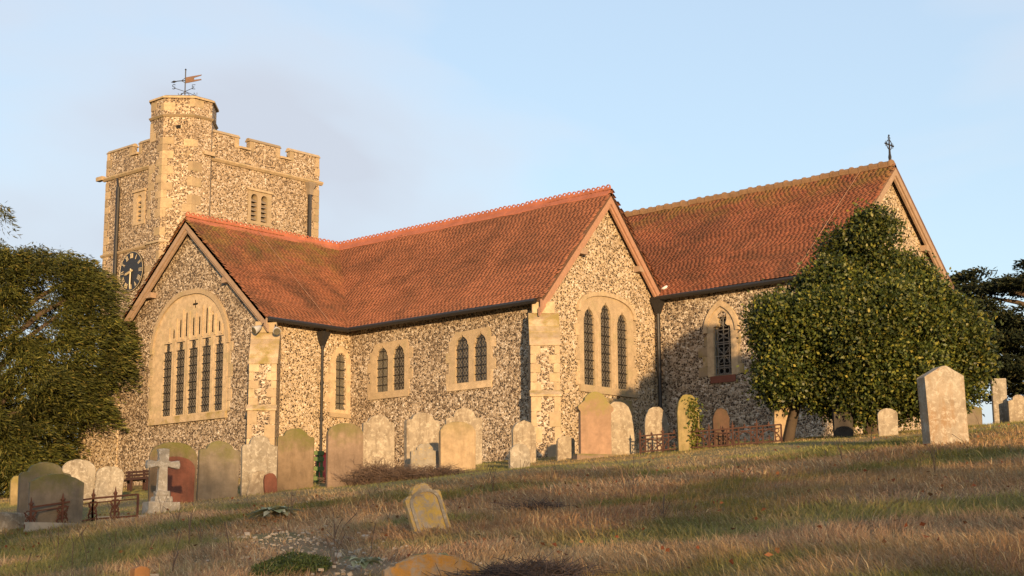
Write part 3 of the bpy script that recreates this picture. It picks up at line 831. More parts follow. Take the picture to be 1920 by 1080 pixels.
# --- tower
TX0, TX1, TY0, TY1 = -16.36, -10.5, 1.15, 7.52
gTX, gTY = posX(TX1), negY(TY0)
tw = P(MB().plate([rect(TY0, TY1, ZB, 16.3), rect(3.98, 4.85, 13.45, 14.62)], 0, -0.5, gTX), 'tower_wall', M['flint_tower'])
tw['label'] = 'sunlit east wall of the battlemented tower'
tw2 = P(MB().plate([rect(TX0, TX1 - 0.5, ZB, 16.3), rect(-14.12, -13.70, 13.45, 14.62)], 0, -0.5, gTY), 'tower_wall', M['flint_tower'])
tw2['label'] = 'clock wall of the battlemented tower'
P(MB().box((-16.11, 4.6, 9.1), (0.5, 5.8, 14.4)), 'tower_wall', M['flint_tower'])
P(MB().box((-13.4, 7.27, 9.1), (4.8, 0.5, 14.4)), 'tower_wall', M['flint_tower'])
P(MB().box((-13.4, 4.3, 16.0), (5.0, 5.6, 0.2)), 'tower_roof', M['lead'])
def string(z, h, pr, par=None, nm='string_course', sides='xy'):
    mb = MB()
    if 'x' in sides: P(MB().plate([[(-0.02, z - h / 2), (pr * 0.4, z - h / 2), (pr, z - h * 0.1), (pr, z + h * 0.15), (-0.02, z + h / 2)]], TY0 - 0.3, TY1 + pr, lambda a, b, c: Vector((TX1 + a, c, b))), nm, M['tower_stone'], tw)
    if 'y' in sides: P(MB().plate([[(-0.02, z - h / 2), (pr * 0.4, z - h / 2), (pr, z - h * 0.1), (pr, z + h * 0.15), (-0.02, z + h / 2)]], TX0 - pr, TX1 - 0.3, lambda a, b, c: Vector((c, TY0 - a, b))), nm, M['tower_stone'], tw2)
string(15.62, 0.2, 0.13)
string(12.41, 0.16, 0.09, sides='y')
block('gargoyle', (TX0 - 0.25, TY0 - 0.1, 15.66), (0.45, 0.2, 0.17), 'tower_stone', tw2)
block('gargoyle', (TX1 + 0.14, 1.75, 15.70), (0.34, 0.5, 0.16), 'ashlar_worn', tw)
def merlon(x0, x1, y0, y1):
    m = P(MB().box(((x0 + x1) / 2, (y0 + y1) / 2, 16.48), (x1 - x0, y1 - y0, 0.42)), 'merlon', M['flint_tower'])
    lx, ly = x1 - x0, y1 - y0; cx, cy = (x0 + x1) / 2, (y0 + y1) / 2
    a, b = lx / 2 + 0.05, ly / 2 + 0.05
    long_x = lx > ly
    top = [(cx - a * (1 if long_x else .3), cy - b * (.3 if long_x else 1), 16.82), (cx + a * (1 if long_x else .3), cy - b * (.3 if long_x else 1), 16.82), (cx + a * (1 if long_x else .3), cy + b * (.3 if long_x else 1), 16.82), (cx - a * (1 if long_x else .3), cy + b * (.3 if long_x else 1), 16.82)]
    bot = [(cx - a, cy - b, 16.685), (cx + a, cy - b, 16.685), (cx + a, cy + b, 16.685), (cx - a, cy + b, 16.685)]
    P(MB().add(bot + top, [(3, 2, 1, 0), (4, 5, 6, 7), (0, 1, 5, 4), (1, 2, 6, 5), (2, 3, 7, 6), (3, 0, 4, 7)]), 'coping', M['tower_stone'], m)
    for s in (0, 1):
        if long_x: block('merlon_quoin', (x1 - 0.09 if s else x0 + 0.09, y0 + 0.05, 16.48), (0.2, 0.14, 0.4), 'tower_stone', m)
        else: block('merlon_quoin', (x1 - 0.05, y1 - 0.09 if s else y0 + 0.09, 16.48), (0.14, 0.2, 0.4), 'tower_stone', m)
for a, b in ((1.6, 3.34), (3.90, 5.42), (5.96, 7.50)): merlon(TX1 - 0.24, TX1 - 0.004, a, b)
for a, b in ((-16.34, -14.58), (-14.10, -12.2)): merlon(a, b, TY0 + 0.004, TY0 + 0.24)
for a, b in ((1.7, 3.4), (3.8, 5.4), (5.8, 7.48)): merlon(TX0 + 0.004, TX0 + 0.24, a, b)
for a, b in ((-15.7, -14.0), (-13.6, -11.4)): merlon(a, b, TY1 - 0.24, TY1 - 0.02)
for (y, dy) in ((3.62, 0.56), (5.69, 0.54)): block('crenel_sill', (TX1 - 0.2, y, 16.32), (0.6, dy + 0.02, 0.09), 'tower_stone', tw)
block('crenel_sill', (-14.34, TY0 + 0.2, 16.32), (0.48, 0.6, 0.09), 'tower_stone', tw2)
z = 11.8; k = 0
while z < 16.2:
    h = random.uniform(0.26, 0.36); w = (0.24, 0.42)[k % 2]
    if abs(z + h / 2 - 15.62) > 0.25: block('quoin', (TX1 - 0.05, TY1 - w / 2 + 0.012, z + h / 2), (0.14, w, h - 0.015), 'tower_stone', tw)
    z += h; k += 1
z = 9.0; k = 0
while z < 16.2:
    h = random.uniform(0.26, 0.36); w = (0.20, 0.36)[k % 2]
    if abs(z + h / 2 - 15.62) > 0.25: block('quoin', (TX0 + w / 2 - 0.012, TY0 + 0.05, z + h / 2), (w, 0.14, h - 0.015), 'tower_stone', tw2)
    z += h; k += 1
# belfry windows
def belfry(mp, a0, a1, lights, zb, zt_, par):
    w = P(MB().plate([rect(a0, a1, zb - 0.12, zt_ + 0.12)] + [roundhead(l0, l1, zb, zt_ - (l1 - l0) / 2 - 0.02) for l0, l1 in lights], 0.03, -0.3, mp), 'belfry_window', M['ashlar'])
    P(MB().plate([rect(a0 - 0.04, a1 + 0.04, zt_ + 0.10, zt_ + 0.19)], 0.0, 0.10, mp), 'label_mould', M['ashlar'], w)
    P(MB().plate([rect(lights[0][0] - 0.05, lights[-1][1] + 0.05, zb - 0.03, zt_ + 0.03)], -0.27, -0.29, mp), 'belfry_back', M['dark'], w)
    for l0, l1 in lights:
        for i in range(5):
            z = zb + 0.06 + i * (zt_ - zb - 0.2) / 5
            m = MB(); m.plate([[(-0.02, z), (-0.20, z + 0.14), (-0.20, z + 0.17), (-0.02, z + 0.035)]], l0 - 0.02, l1 + 0.02, lambda a, b, c, mp=mp: mp(c, b, a))
            P(m, 'louvre', M['louvre'], w)
    return w
belfry(gTX, 3.86, 5.02, [(4.0, 4.32), (4.50, 4.82)], 13.47, 14.58, tw)
belfry(gTY, -14.30, -13.52, [(-14.05, -13.76)], 13.47, 14.58, tw2)
# clock
ck = P(MB().tube([(-14.22, TY0 - 0.00, 11.50), (-14.22, TY0 - 0.07, 11.50)], 0.80, 40), 'clock', M['black'])
ck['label'] = 'round black clock face with gilt numerals'
P(MB().ring((-14.22, TY0 - 0.07, 11.50), 0.79, 0.022, (1, 0, 0), (0, 0, 1), 40), 'bezel', M['gold'], ck)
NUM = {1: 'I', 2: 'II', 3: 'III', 4: 'IIII', 5: 'V', 6: 'VI', 7: 'VII', 8: 'VIII', 9: 'IX', 10: 'X', 11: 'XI', 12: 'XII'}
for hnum, s in NUM.items():
    a = math.pi / 2 - hnum * math.pi / 6
    mb = MB(); wd = {'I': 0.05, 'V': 0.105, 'X': 0.105}; tot = sum(wd[c_] for c_ in s); u = -tot / 2
    def pt(u_, r_): 
        return Vector((-14.22, TY0 - 0.078, 11.5)) + Vector((math.cos(a), 0, math.sin(a))) * r_ + Vector((math.sin(a), 0, -math.cos(a))) * u_
    for c_ in s:
        w_ = wd[c_]; m_ = u + w_ / 2
        if c_ == 'I': mb.bar(pt(m_, 0.53), pt(m_, 0.72), 0.022)
        elif c_ == 'V': mb.bar(pt(m_ - 0.035, 0.72), pt(m_, 0.53), 0.024); mb.bar(pt(m_ + 0.035, 0.72), pt(m_, 0.53), 0.014)
        else: mb.bar(pt(m_ - 0.035, 0.72), pt(m_ + 0.035, 0.53), 0.024); mb.bar(pt(m_ + 0.035, 0.72), pt(m_ - 0.035, 0.53), 0.014)
        u += w_
    P(mb, 'numeral', M['gold'], ck)
def hand(a, L_, w):
    c = Vector((-14.22, TY0 - 0.10, 11.5)); d = Vector((math.cos(a), 0, math.sin(a)))
    P(MB().tube([c - d * 0.1, c + d * L_ * 0.75, c + d * L_], [w * 0.5, w * 0.6, w * 0.2], 4), 'clock_hand', M['gold'], ck)
hand(math.pi / 2 - R_(182), 0.70, 0.055); hand(math.pi / 2 - R_(256), 0.44, 0.09)
# stair turret
tcx, tcy, ta, th_ = -11.54, 1.44, 1.24, 0.42
def octo(a, h): return [(-h, -a), (h, -a), (a, -h), (a, h), (h, a), (-h, a), (-a, h), (-a, -h)]
def prism(z0, z1, g=0.0, name='turret', mat='flint_tower', par=None, g1=None):
    lo = octo(ta + g, th_ + g * 0.41); hi = octo(ta + (g if g1 is None else g1), th_ + (g if g1 is None else g1) * 0.41)
    v = [(tcx + a, tcy + b, z0) for a, b in lo] + [(tcx + a, tcy + b, z1) for a, b in hi]
    f = [tuple(range(7, -1, -1)), tuple(range(8, 16))] + [(i, (i + 1) % 8, (i + 1) % 8 + 8, i + 8) for i in range(8)]
    return P(MB().add(v, f), name, M[mat], par)
tur = prism(ZB, 17.76)
tur['label'] = 'octagonal stair turret at the tower corner'
prism(17.76, 17.83, 0.09, 'turret_coping', 'tower_stone', tur); prism(17.83, 17.92, 0.09, 'turret_coping', 'tower_stone', tur, -0.10)
prism(17.02, 17.09, 0.03, 'turret_string', 'tower_stone', tur, 0.09); prism(17.09, 17.15, 0.09, 'turret_string', 'tower_stone', tur, 0.0)
prism(12.10, 12.20, 0.07, 'turret_string', 'tower_stone', tur, 0.0)
for (vx, vy, d1, d2) in ((th_, -ta, (-1, 0), (0.707, 0.707)), (ta, -th_, (-0.707, -0.707), (0, 1)), (-th_, -ta, (1, 0), (-0.707, 0.707))):
    z = 9.5; k = 0
    while z < 17.7:
        h = random.uniform(0.25, 0.40)
        if abs(z + h / 2 - 17.08) > 0.24 and z + h < 17.75 and random.random() < 0.62 and abs(z + h / 2 - 12.15) > 0.24:
            w1, w2 = ((0.18, 0.42), (0.36, 0.2))[k % 2]
            c0 = Vector((tcx + vx, tcy + vy, 0)); mbq = MB()
            d1v, d2v = Vector((*d1, 0)), Vector((*d2, 0))
            n_ = (Vector((vx, vy, 0))).normalized()
            pts = [c0 + d1v * w1, c0, c0 + d2v * w2]
            n1 = Vector((d1v.y, -d1v.x, 0)); n1 = n1 if n1.dot(n_) > 0 else -n1
            n2 = Vector((d2v.y, -d2v.x, 0)); n2 = n2 if n2.dot(n_) > 0 else -n2
            o_ = [pts[0] + n1 * 0.012, c0 + (n1 + n2) * 0.0065 * 1.2, pts[2] + n2 * 0.012]
            i_ = [pts[0] - n1 * 0.08, c0 - (n1 + n2) * 0.05, pts[2] - n2 * 0.08]
            ring_ = o_ + i_[::-1]
            v = [p + Vector((0, 0, z + 0.006)) for p in ring_] + [p + Vector((0, 0, z + h - 0.006)) for p in ring_]
            f = [(5, 4, 1, 0), (4, 3, 2, 1), (6, 7, 10, 11), (7, 8, 9, 10)] + [(i, (i + 1) % 6, (i + 1) % 6 + 6, i + 6) for i in range(6)]
            P(mbq.add(v, f), 'quoin', M['tower_stone'], tur)
        z += h; k += 1
ddx = Vector((1, -1, 0)).normalized()
P(MB().box(Vector((tcx, tcy, 16.62)) + ddx * 1.17, (0.06, 0.17, 0.13), R_(-45)), 'slit_window', M['dark'], tur)
# tower downpipes
for (x, y, z1, z0, lab) in ((-15.32, TY0 - 0.10, 15.10, 9.0, 0), (TX1 + 0.10, 6.95, 15.10, 9.0, 1)):
    dp = P(MB().tube([(x, y, z1), (x, y, z0)], 0.085, 8), 'downpipe', M['black'])
    if lab: P(MB().tube([(x, y, 15.5), (x, y, 15.45), (x, y, 15.25), (x, y, 15.0)], [0.2, 0.19, 0.11, 0.09], 4, sq=True), 'hopper', M['louvre'], dp)
    else: P(MB().tube([(x, y, z1), (x - 0.16, y + 0.05, 15.5)], 0.045, 6), 'swan_neck', M['black'], dp)
# weathervane
vz = 17.9
def vp(a, b, c=0.0):   # a to the right as seen from the hill
    return Vector((tcx + RT[0] * a + FH[0] * c, tcy + RT[1] * a + FH[1] * c, vz + b))
vane = P(MB().tube([vp(0, -0.1), vp(0, 1.38)], 0.022, 6).add([], []), 'weathervane', M['black'])
vane['label'] = 'iron weathervane with swallow-tailed banner and compass letters'
P(MB().tube([vp(0, 1.36), vp(0, 1.40), vp(0, 1.44)], [0.02, 0.04, 0.01], 6), 'finial_ball', M['black'], vane)
fl = [(0.02, 0.80), (0.30, 0.86), (0.30, 0.92), (0.64, 1.00), (0.64, 1.04), (0.32, 1.0), (0.62, 1.19), (0.64, 1.22), (0.30, 1.14), (0.02, 1.10)]
fl = [(0.02, 0.84), (0.34, 0.90), (0.64, 0.97), (0.62, 1.01), (0.34, 0.98), (0.34, 1.06), (0.62, 1.15), (0.64, 1.19), (0.34, 1.14), (0.02, 1.08)]
P(MB().plate([fl], -0.012, 0.012, lambda a, b, c: vp(a, b, c)), 'banner', M['vane'], vane)
P(MB().tube([vp(0, 0.95), vp(-0.28, 0.93), vp(-0.46, 0.90)], 0.018, 6).tube([vp(0, 1.06), vp(-0.14, 0.96)], 0.012, 5).tube([vp(0, 0.86), vp(-0.14, 0.93)], 0.012, 5).tube([vp(-0.36, 0.915), vp(-0.45, 0.90), vp(-0.56, 0.88)], [0.02, 0.05, 0.004], 6), 'pointer', M['black'], vane)
mb = MB()
dirs = {'S': (-0.40, 0.04, -0.2), 'E': (0.38, 0.04, -0.2), 'W': (-0.26, -0.16, 0.25), 'N': (0.36, -0.14, 0.25)}
LET = {'S': [[(1, 1), (.5, 1.1), (0, .9), (.1, .6), (.9, .45), (1, .15), (.5, 0), (0, .1)]], 'E': [[(1, 1), (0, 1), (0, 0), (1, 0)], [(0, .5), (.7, .5)]], 'W': [[(0, 1), (.25, 0), (.5, .7), (.75, 0), (1, 1)]], 'N': [[(0, 0), (0, 1), (1, 0), (1, 1)]]}
for kx, (a, b, c) in dirs.items():
    mb2 = MB()
    mb2.tube([vp(0, 0.50), vp(a, 0.55 + b, c)], 0.012, 5)
    for st in LET[kx]: mb2.tube([vp(a - 0.06 + 0.12 * u_, 0.50 + b + 0.17 * w_, c) for u_, w_ in st], 0.014, 4)
    P(mb2, 'compass_letter', M['black'], vane)
for s in (-1, 1):
    mb.tube([vp(s * (0.02 + 0.15 * (1 - math.cos(q)) * 0.5 + 0.09 * math.sin(q)), 0.42 - 0.16 * q / 3.1 + 0.05 * math.sin(q * 2)) for q in np.linspace(0, 4.6, 14)], 0.012, 5)
    mb.ring(vp(s * 0.16, 0.27), 0.08, 0.02, Vector((RT[0], RT[1], 0)), (0, 0, 1), 12)
P(mb, 'scrolls', M['black'], vane)
# chancel cross
c0 = Vector((xC + 0.1, CY, CZ + 0.05))
mb = MB().tube([c0 + Vector((0, 0, -0.1)), c0 + Vector((0, 0, 0.42)), c0 + Vector((0, 0, 0.88))], [0.055, 0.035, 0.02], 6)
mb.tube([c0 + Vector((0, -0.24, 0.60)), c0 + Vector((0, 0.24, 0.60))], 0.022, 6)
mb.ring(c0 + Vector((0, 0, 0.60)), 0.155, 0.03, (0, 1, 0), (0, 0, 1), 20)
for d in ((0, 0.25, 0.6), (0, -0.25, 0.6), (0, 0, 0.9)):
    mb.tube([c0 + Vector(d) + Vector((0, 0, -0.03)), c0 + Vector(d), c0 + Vector(d) + Vector((0, 0, 0.03))], [0.01, 0.035, 0.01], 6)
for s in (-1, 1):
    mb.ring(c0 + Vector((0, s * 0.21, 0.65)), 0.03, 0.014, (0, 1, 0), (0, 0, 1), 8); mb.ring(c0 + Vector((0, s * 0.21, 0.55)), 0.03, 0.014, (0, 1, 0), (0, 0, 1), 8); mb.ring(c0 + Vector((0, s * 0.05, 0.82)), 0.03, 0.014, (0, 1, 0), (0, 0, 1), 8)
mb.tube([c0 + Vector((0, 0, 0.10)), c0 + Vector((0, 0, 0.2)), c0 + Vector((0, 0, 0.32))], [0.045, 0.06, 0.035], 6)
crs = P(mb, 'gable_cross', M['black'], roofC); crs['label'] = 'ringed iron cross on the chancel gable'

# floodlights at the buttress head
def floodlight(p, yaw, label):
    o = empty('floodlight', p); o.rotation_euler = (R_(0), 0, yaw)
    tag(o, label, 'floodlight', 'floodlights on the buttress')
    MB().tube([(0, 0.02, 0.05), (0, -0.05, 0.0), (0, -0.20, -0.09), (0, -0.21, -0.095)], [0.05, 0.08, 0.125, 0.11], 12).build('lamp_housing', M['lead'], o, True)
    MB().tube([(0, -0.205, -0.09), (0, -0.225, -0.10)], 0.105, 12).build('lens', M['glass_pale'], o)
    MB().tube([(0, 0.02, 0.05), (0, 0.12, 0.16)], 0.02, 6).build('bracket', M['black'], o)
floodlight((0.22, yA - 0.42, 7.16), R_(-10), 'grey floodlight on the buttress head, the one nearer the five-light window')
floodlight((0.55, yA - 0.08, 7.12), R_(60), 'grey floodlight on the buttress head, the one nearer the lancet')

# ------------------------------------------------------------------ gravestones
M['g_pale'] = gravemat('grave_pale_limestone', (0.285, 0.24, 0.175), (0.14, 0.105, 0.07), 0.85, (0.40, 0.355, 0.27), 0.6)
M['g_pale_grey'] = gravemat('grave_grey_limestone', (0.26, 0.23, 0.18), (0.12, 0.095, 0.065), 0.75, (0.39, 0.36, 0.30), 0.6)
M['g_pink'] = gravemat('grave_pink_sandstone', (0.21, 0.152, 0.108), (0.12, 0.085, 0.058), 0.75, None, 0, 0.7)
M['g_brown'] = gravemat('grave_brown_sandstone', (0.185, 0.135, 0.088), (0.10, 0.07, 0.04), 0.6, None, 0, 0.85)
M['g_grey'] = gravemat('grave_drab_stone', (0.175, 0.145, 0.108), (0.10, 0.08, 0.055), 0.5, None, 0, 0.75)
M['g_red'] = gravemat('grave_red_face', (0.17, 0.066, 0.043), (0.10, 0.05, 0.035), 0.6)
M['g_maroon'] = gravemat('grave_maroon', (0.095, 0.05, 0.036), (0.05, 0.05, 0.025), 0.7)
M['g_beige'] = gravemat('grave_beige_stone', (0.33, 0.25, 0.155), (0.20, 0.14, 0.08), 0.55, None, 0, 0.35)
M['g_moss'] = gravemat('grave_mossy_pink', (0.27, 0.175, 0.115), (0.19, 0.13, 0.08), 0.45, None, 0, 0.9, (0.19, 0.17, 0.05))
M['g_yellow'] = gravemat('grave_yellow_stone', (0.24, 0.185, 0.09), (0.10, 0.09, 0.03), 0.8, None, 0, 0.6, (0.16, 0.14, 0.03))
M['g_lichen'] = gravemat('grave_lichen_yellow', (0.33, 0.29, 0.235), (0.17, 0.13, 0.085), 0.6, (0.42, 0.28, 0.035), 1.15)
M['g_spot'] = gravemat('grave_spotted', (0.27, 0.25, 0.21), (0.15, 0.12, 0.08), 0.6, (0.34, 0.25, 0.09), 0.35)
M['g_orange'] = gravemat('grave_lichen_orange', (0.33, 0.27, 0.20), (0.40, 0.20, 0.03), 0.9, (0.46, 0.21, 0.025), 1.15)
M['g_big'] = gravemat('grave_big_lichened', (0.275, 0.24, 0.185), (0.21, 0.13, 0.065), 0.8, (0.38, 0.345, 0.28), 0.65)
M['g_cross'] = gravemat('grave_cross_stone', (0.33, 0.30, 0.25), (0.18, 0.15, 0.11), 0.5, (0.52, 0.50, 0.45), 0.6)
M['g_dark'] = gravemat('grave_dark_stone', (0.05, 0.043, 0.035), (0.025, 0.02, 0.018), 0.6)  # near-black colour holds the shade of a stone standing in silhouette

def outline(shape, w, h):
    a = w / 2
    if shape == 'round': top = [(a * math.cos(q), h - a * 0.62 + a * 0.62 * math.sin(q)) for q in np.linspace(0, math.pi, 15)]
    elif shape == 'half': top = [(a * math.cos(q), h - a + a * math.sin(q)) for q in np.linspace(0, math.pi, 17)]
    elif shape == 'segment': top = [(a * u, h - 0.16 * w * u * u) for u in np.linspace(1, -1, 13)]
    elif shape == 'shoulder':
        sh = h - 0.17 * w - 0.08; r = 0.66 * a
        top = [(a, sh), (a * 0.94, sh + 0.035), (r + 0.02, sh + 0.05)] + [(r * math.cos(q), sh + 0.05 + (h - sh - 0.05) * math.sin(q)) for q in np.linspace(0.12, math.pi - 0.12, 11)] + [(-r - 0.02, sh + 0.05), (-a * 0.94, sh + 0.035), (-a, sh)]
    elif shape == 'cyma':
        sh = h - 0.30 * w
        top = [(a, sh)] + [(a * (1 - 0.42 * u), sh + 0.05 * math.sin(u * math.pi / 2) * w) for u in np.linspace(0.15, 1, 4)] + [(0.58 * a * math.cos(q), sh + 0.06 * w + (h - sh - 0.06 * w) * math.sin(q)) for q in np.linspace(0.15, math.pi - 0.15, 10)] + [(-a * (1 - 0.42 * u), sh + 0.05 * math.sin(u * math.pi / 2) * w) for u in np.linspace(1, 0.15, 4)] + [(-a, sh)]
    elif shape == 'gable': top = [(a, h - 0.24 * w), (a * 0.12, h - 0.005), (0, h), (-a * 0.12, h - 0.005), (-a, h - 0.24 * w)]
    elif shape == 'gothic': top = [(a * (1 - u ** 2.1), h - 0.85 * w + 0.85 * w * math.sin(u * math.pi / 2)) for u in np.linspace(0, 1, 9)] + [(-a * (1 - u ** 2.1), h - 0.85 * w + 0.85 * w * math.sin(u * math.pi / 2)) for u in np.linspace(1, 0, 9)[1:]]
    elif shape == 'ogee':
        sh = h * 0.70
        right = [(a * 0.88, sh - 0.02), (a * 1.02, sh + 0.03), (a * 1.02, sh + 0.10), (a * 0.70, sh + 0.22)] + [(0.66 * a * math.cos(q) ** 1.25, sh + 0.22 + (h - sh - 0.22) * math.sin(q)) for q in np.linspace(0.1, math.pi / 2, 7)]
        top = right + [(-x, z) for x, z in right[::-1][1:]]
    elif shape == 'slant': top = [(a * 0.95, h * 0.80), (a * 0.55, h * 0.95), (a * 0.1, h), (-a * 0.6, h * 0.93), (-a, h * 0.75)]
    elif shape == 'low': top = [(a, h - 0.11), (a * 0.88, h - 0.085), (a * 0.80, h - 0.095)] + [(0.78 * a * u, h - 0.085 * u * u) for u in np.linspace(0.95, -0.95, 11)] + [(-a * 0.80, h - 0.095), (-a * 0.88, h - 0.085), (-a, h - 0.11)]
    else: top = [(a, h), (-a, h)]
    b = a * 0.97 if shape != 'ogee' else a * 0.9
    return [(-b, -0.35), (b, -0.35)] + top

def stone_mesh(name, pts, t_, mat, bev=0.014, rough=0.006):
    bm = bmesh.new()
    vs = [bm.verts.new((a, t_ / 2, b)) for a, b in pts]
    f = bm.faces.new(vs)
    r = bmesh.ops.extrude_face_region(bm, geom=[f])
    for v in [g for g in r['geom'] if isinstance(g, bmesh.types.BMVert)]: v.co.y -= t_
    bmesh.ops.recalc_face_normals(bm, faces=bm.faces)
    ed = [e for e in bm.edges if len(e.link_faces) == 2 and e.calc_face_angle(0) > 0.9]
    bmesh.ops.bevel(bm, geom=ed, offset=bev, segments=2, affect='EDGES', profile=0.6)
    for v in bm.verts:
        v.co += Vector((random.gauss(0, rough), random.gauss(0, rough * 0.5), random.gauss(0, rough)))
    me_ = bpy.data.meshes.new(name); bm.to_mesh(me_); bm.free(); me_.materials.append(mat)
    return me_
def face_yaw(x, y, off):
    d = Vector((CAM.x - x, CAM.y - y)).normalized(); r = Vector((-d.y, d.x))   # r points right as seen from the hill
    a = math.radians(off); n = d * math.cos(a) + r * math.sin(a)
    return math.atan2(n.y, n.x) + math.pi / 2
GR = 'gravestones in the churchyard'
def gravestone(x, y, w, h, t_, shape, mat, label, off=14, lean=0.0, back=0.0, name='gravestone', dz=0.0):
    me_ = stone_mesh(name, outline(shape, w, h), t_, M[mat])
    o = link(bpy.data.objects.new(name, me_))
    o.location = (x, y, gz(x, y) + dz); o.rotation_mode = 'XYZ'
    o.rotation_euler = (R_(back), R_(lean), face_yaw(x, y, off))
    return tag(o, label, 'gravestone', GR)

gravestone(-0.24, -11.52, 0.36, 0.78, 0.13, 'half', 'g_yellow', 'small round-topped stone glowing gold under the yew at the left edge')  # golden sunlight on this stone is put into its yellow colour
gravestone(11.93, -18.04, 0.92, 1.14, 0.14, 'shoulder', 'g_grey', 'tall drab shouldered headstone behind another at the far left', 16)
gravestone(13.51, -18.76, 0.92, 0.92, 0.13, 'segment', 'g_grey', 'broad drab headstone with a low curved top behind the scrolled railing', 16)
gravestone(3.79, -12.25, 0.80, 1.06, 0.14, 'round', 'g_pale_grey', 'taller of the two pale headstones below the yew, left of the bench', 10, 2)
gravestone(4.35, -11.74, 0.66, 0.84, 0.14, 'round', 'g_pale_grey', 'squat pale grey headstone, lower of the two left of the bench', 8, 4)
gravestone(10.60, -14.30, 0.98, 1.27, 0.12, 'round', 'g_brown', 'mossy-topped headstone with a red panel, behind the stone cross', 14)
gravestone(10.84, -13.35, 0.86, 1.20, 0.13, 'shoulder', 'g_grey', 'dark drab shouldered headstone right of the red one', 14, 2)
gravestone(10.97, -12.36, 0.76, 1.24, 0.14, 'cyma', 'g_pale_grey', 'pale headstone with dark flaking streaks below the left buttress', 14)
gravestone(11.45, -12.42, 0.26, 0.42, 0.12, 'half', 'g_red', 'tiny dark red stone leaning on the flaking pale headstone', 12, -4)
gravestone(11.20, -12.62, 0.36, 0.52, 0.08, 'slant', 'g_pale', 'broken slab propped against the flaking pale headstone', 10, 14)
gravestone(10.84, -11.26, 0.82, 1.33, 0.14, 'shoulder', 'g_brown', 'brown headstone with a mossy domed head, left of the downpipe', 14)
gravestone(12.32, -11.13, 0.79, 1.34, 0.15, 'round', 'g_pink', 'pinkish-brown headstone right of the green crate', 18)
gravestone(10.53, -8.50, 0.76, 1.44, 0.15, 'shoulder', 'g_pale', 'tall pale mottled headstone behind the dead shrub', 14)
gravestone(9.72, -6.27, 0.88, 1.43, 0.20, 'shoulder', 'g_pale', 'pale domed headstone behind a small lichened one', 22)
gravestone(11.70, -8.12, 0.66, 0.68, 0.16, 'cyma', 'g_spot', 'small grey stone spotted with lichen before the pale domed headstone', 10)
gravestone(9.73, -4.78, 0.94, 1.48, 0.16, 'cyma', 'g_pale', 'tallest pale headstone, half hidden by the beige one', 8)
gravestone(12.57, -7.93, 0.84, 1.13, 0.15, 'round', 'g_beige', 'smooth beige headstone with dark vertical streaks', 14)
gravestone(12.59, -5.69, 0.58, 1.02, 0.15, 'half', 'g_pale', 'narrow pale round-topped stone at the foot of the right buttress', 20)
gravestone(14.49, -7.95, 0.46, 0.53, 0.14, 'half', 'g_pale_grey', 'low grey footstone before the narrow stone at the right buttress', 14)
gravestone(13.75, -5.51, 0.42, 0.55, 0.14, 'round', 'g_pale', 'small squat stone between the right buttress and the big mossy headstone', 14)
g19 = gravestone(14.71, -5.59, 0.84, 1.52, 0.17, 'ogee', 'g_moss', 'large pinkish headstone with pointed mossy head below the three-light window', 20, 0.5)
MB().box((0, 0, -0.03), (0.98, 0.30, 0.20)).build('plinth', M['g_pink'], g19)
gravestone(14.60, -4.45, 0.66, 1.27, 0.14, 'gothic', 'g_pale', 'pale pointed stone leaning out behind the large mossy headstone', 12, -5)
gravestone(15.35, -4.10, 0.54, 1.06, 0.13, 'gothic', 'g_pale', 'pale pointed headstone inside the rusty railing', 14)
g22 = gravestone(16.60, -4.55, 0.50, 1.26, 0.13, 'gothic', 'g_yellow', 'narrow yellow pointed headstone half covered with ivy', 14)
gravestone(17.05, -3.90, 0.38, 0.88, 0.12, 'gothic', 'g_maroon', 'small dark red pointed headstone among the railings', 14)
gravestone(18.17, -3.07, 0.46, 0.95, 0.14, 'half', 'g_beige', 'headstone at the left edge of the holly, part in shadow', 20, 2)
gravestone(19.80, -3.20, 0.42, 0.72, 0.12, 'round', 'g_dark', 'black-shadowed headstone under the holly', 14)
gravestone(21.64, -4.57, 0.40, 0.56, 0.12, 'round', 'g_pale', 'small pale headstone right of the holly trunk', 14)
gravestone(25.30, -9.35, 0.70, 1.32, 0.30, 'gable', 'g_big', 'big thick pale headstone with a gabled top, alone on the right slope', 27, -2.0)
g30 = gravestone(24.83, -20.92, 0.44, 0.56, 0.10, 'cyma', 'g_lichen', 'small leaning headstone blotched with yellow lichen on the open slope', 24, -15, -8)
bw = [(0.19 * math.cos(q), 0.34 + 0.15 * math.sin(q)) for q in np.linspace(0, math.pi, 11)]
bi = [(0.155 * math.cos(q), 0.34 + 0.115 * math.sin(q)) for q in np.linspace(0, math.pi, 11)]
MB().plate([[(0.19, 0.0)] + bw + [(-0.19, 0.0), (-0.155, 0.0)] + bi[::-1] + [(0.155, 0.0)]], 0.045, 0.068, lambda a, b, c: Vector((a, -c, b))).build('moulded_border', M['g_pale_grey'], g30)
gravestone(29.13, -25.18, 0.74, 0.34, 0.13, 'low', 'g_orange', 'headstone top covered with orange lichen at the bottom edge', 6, dz=-0.05)
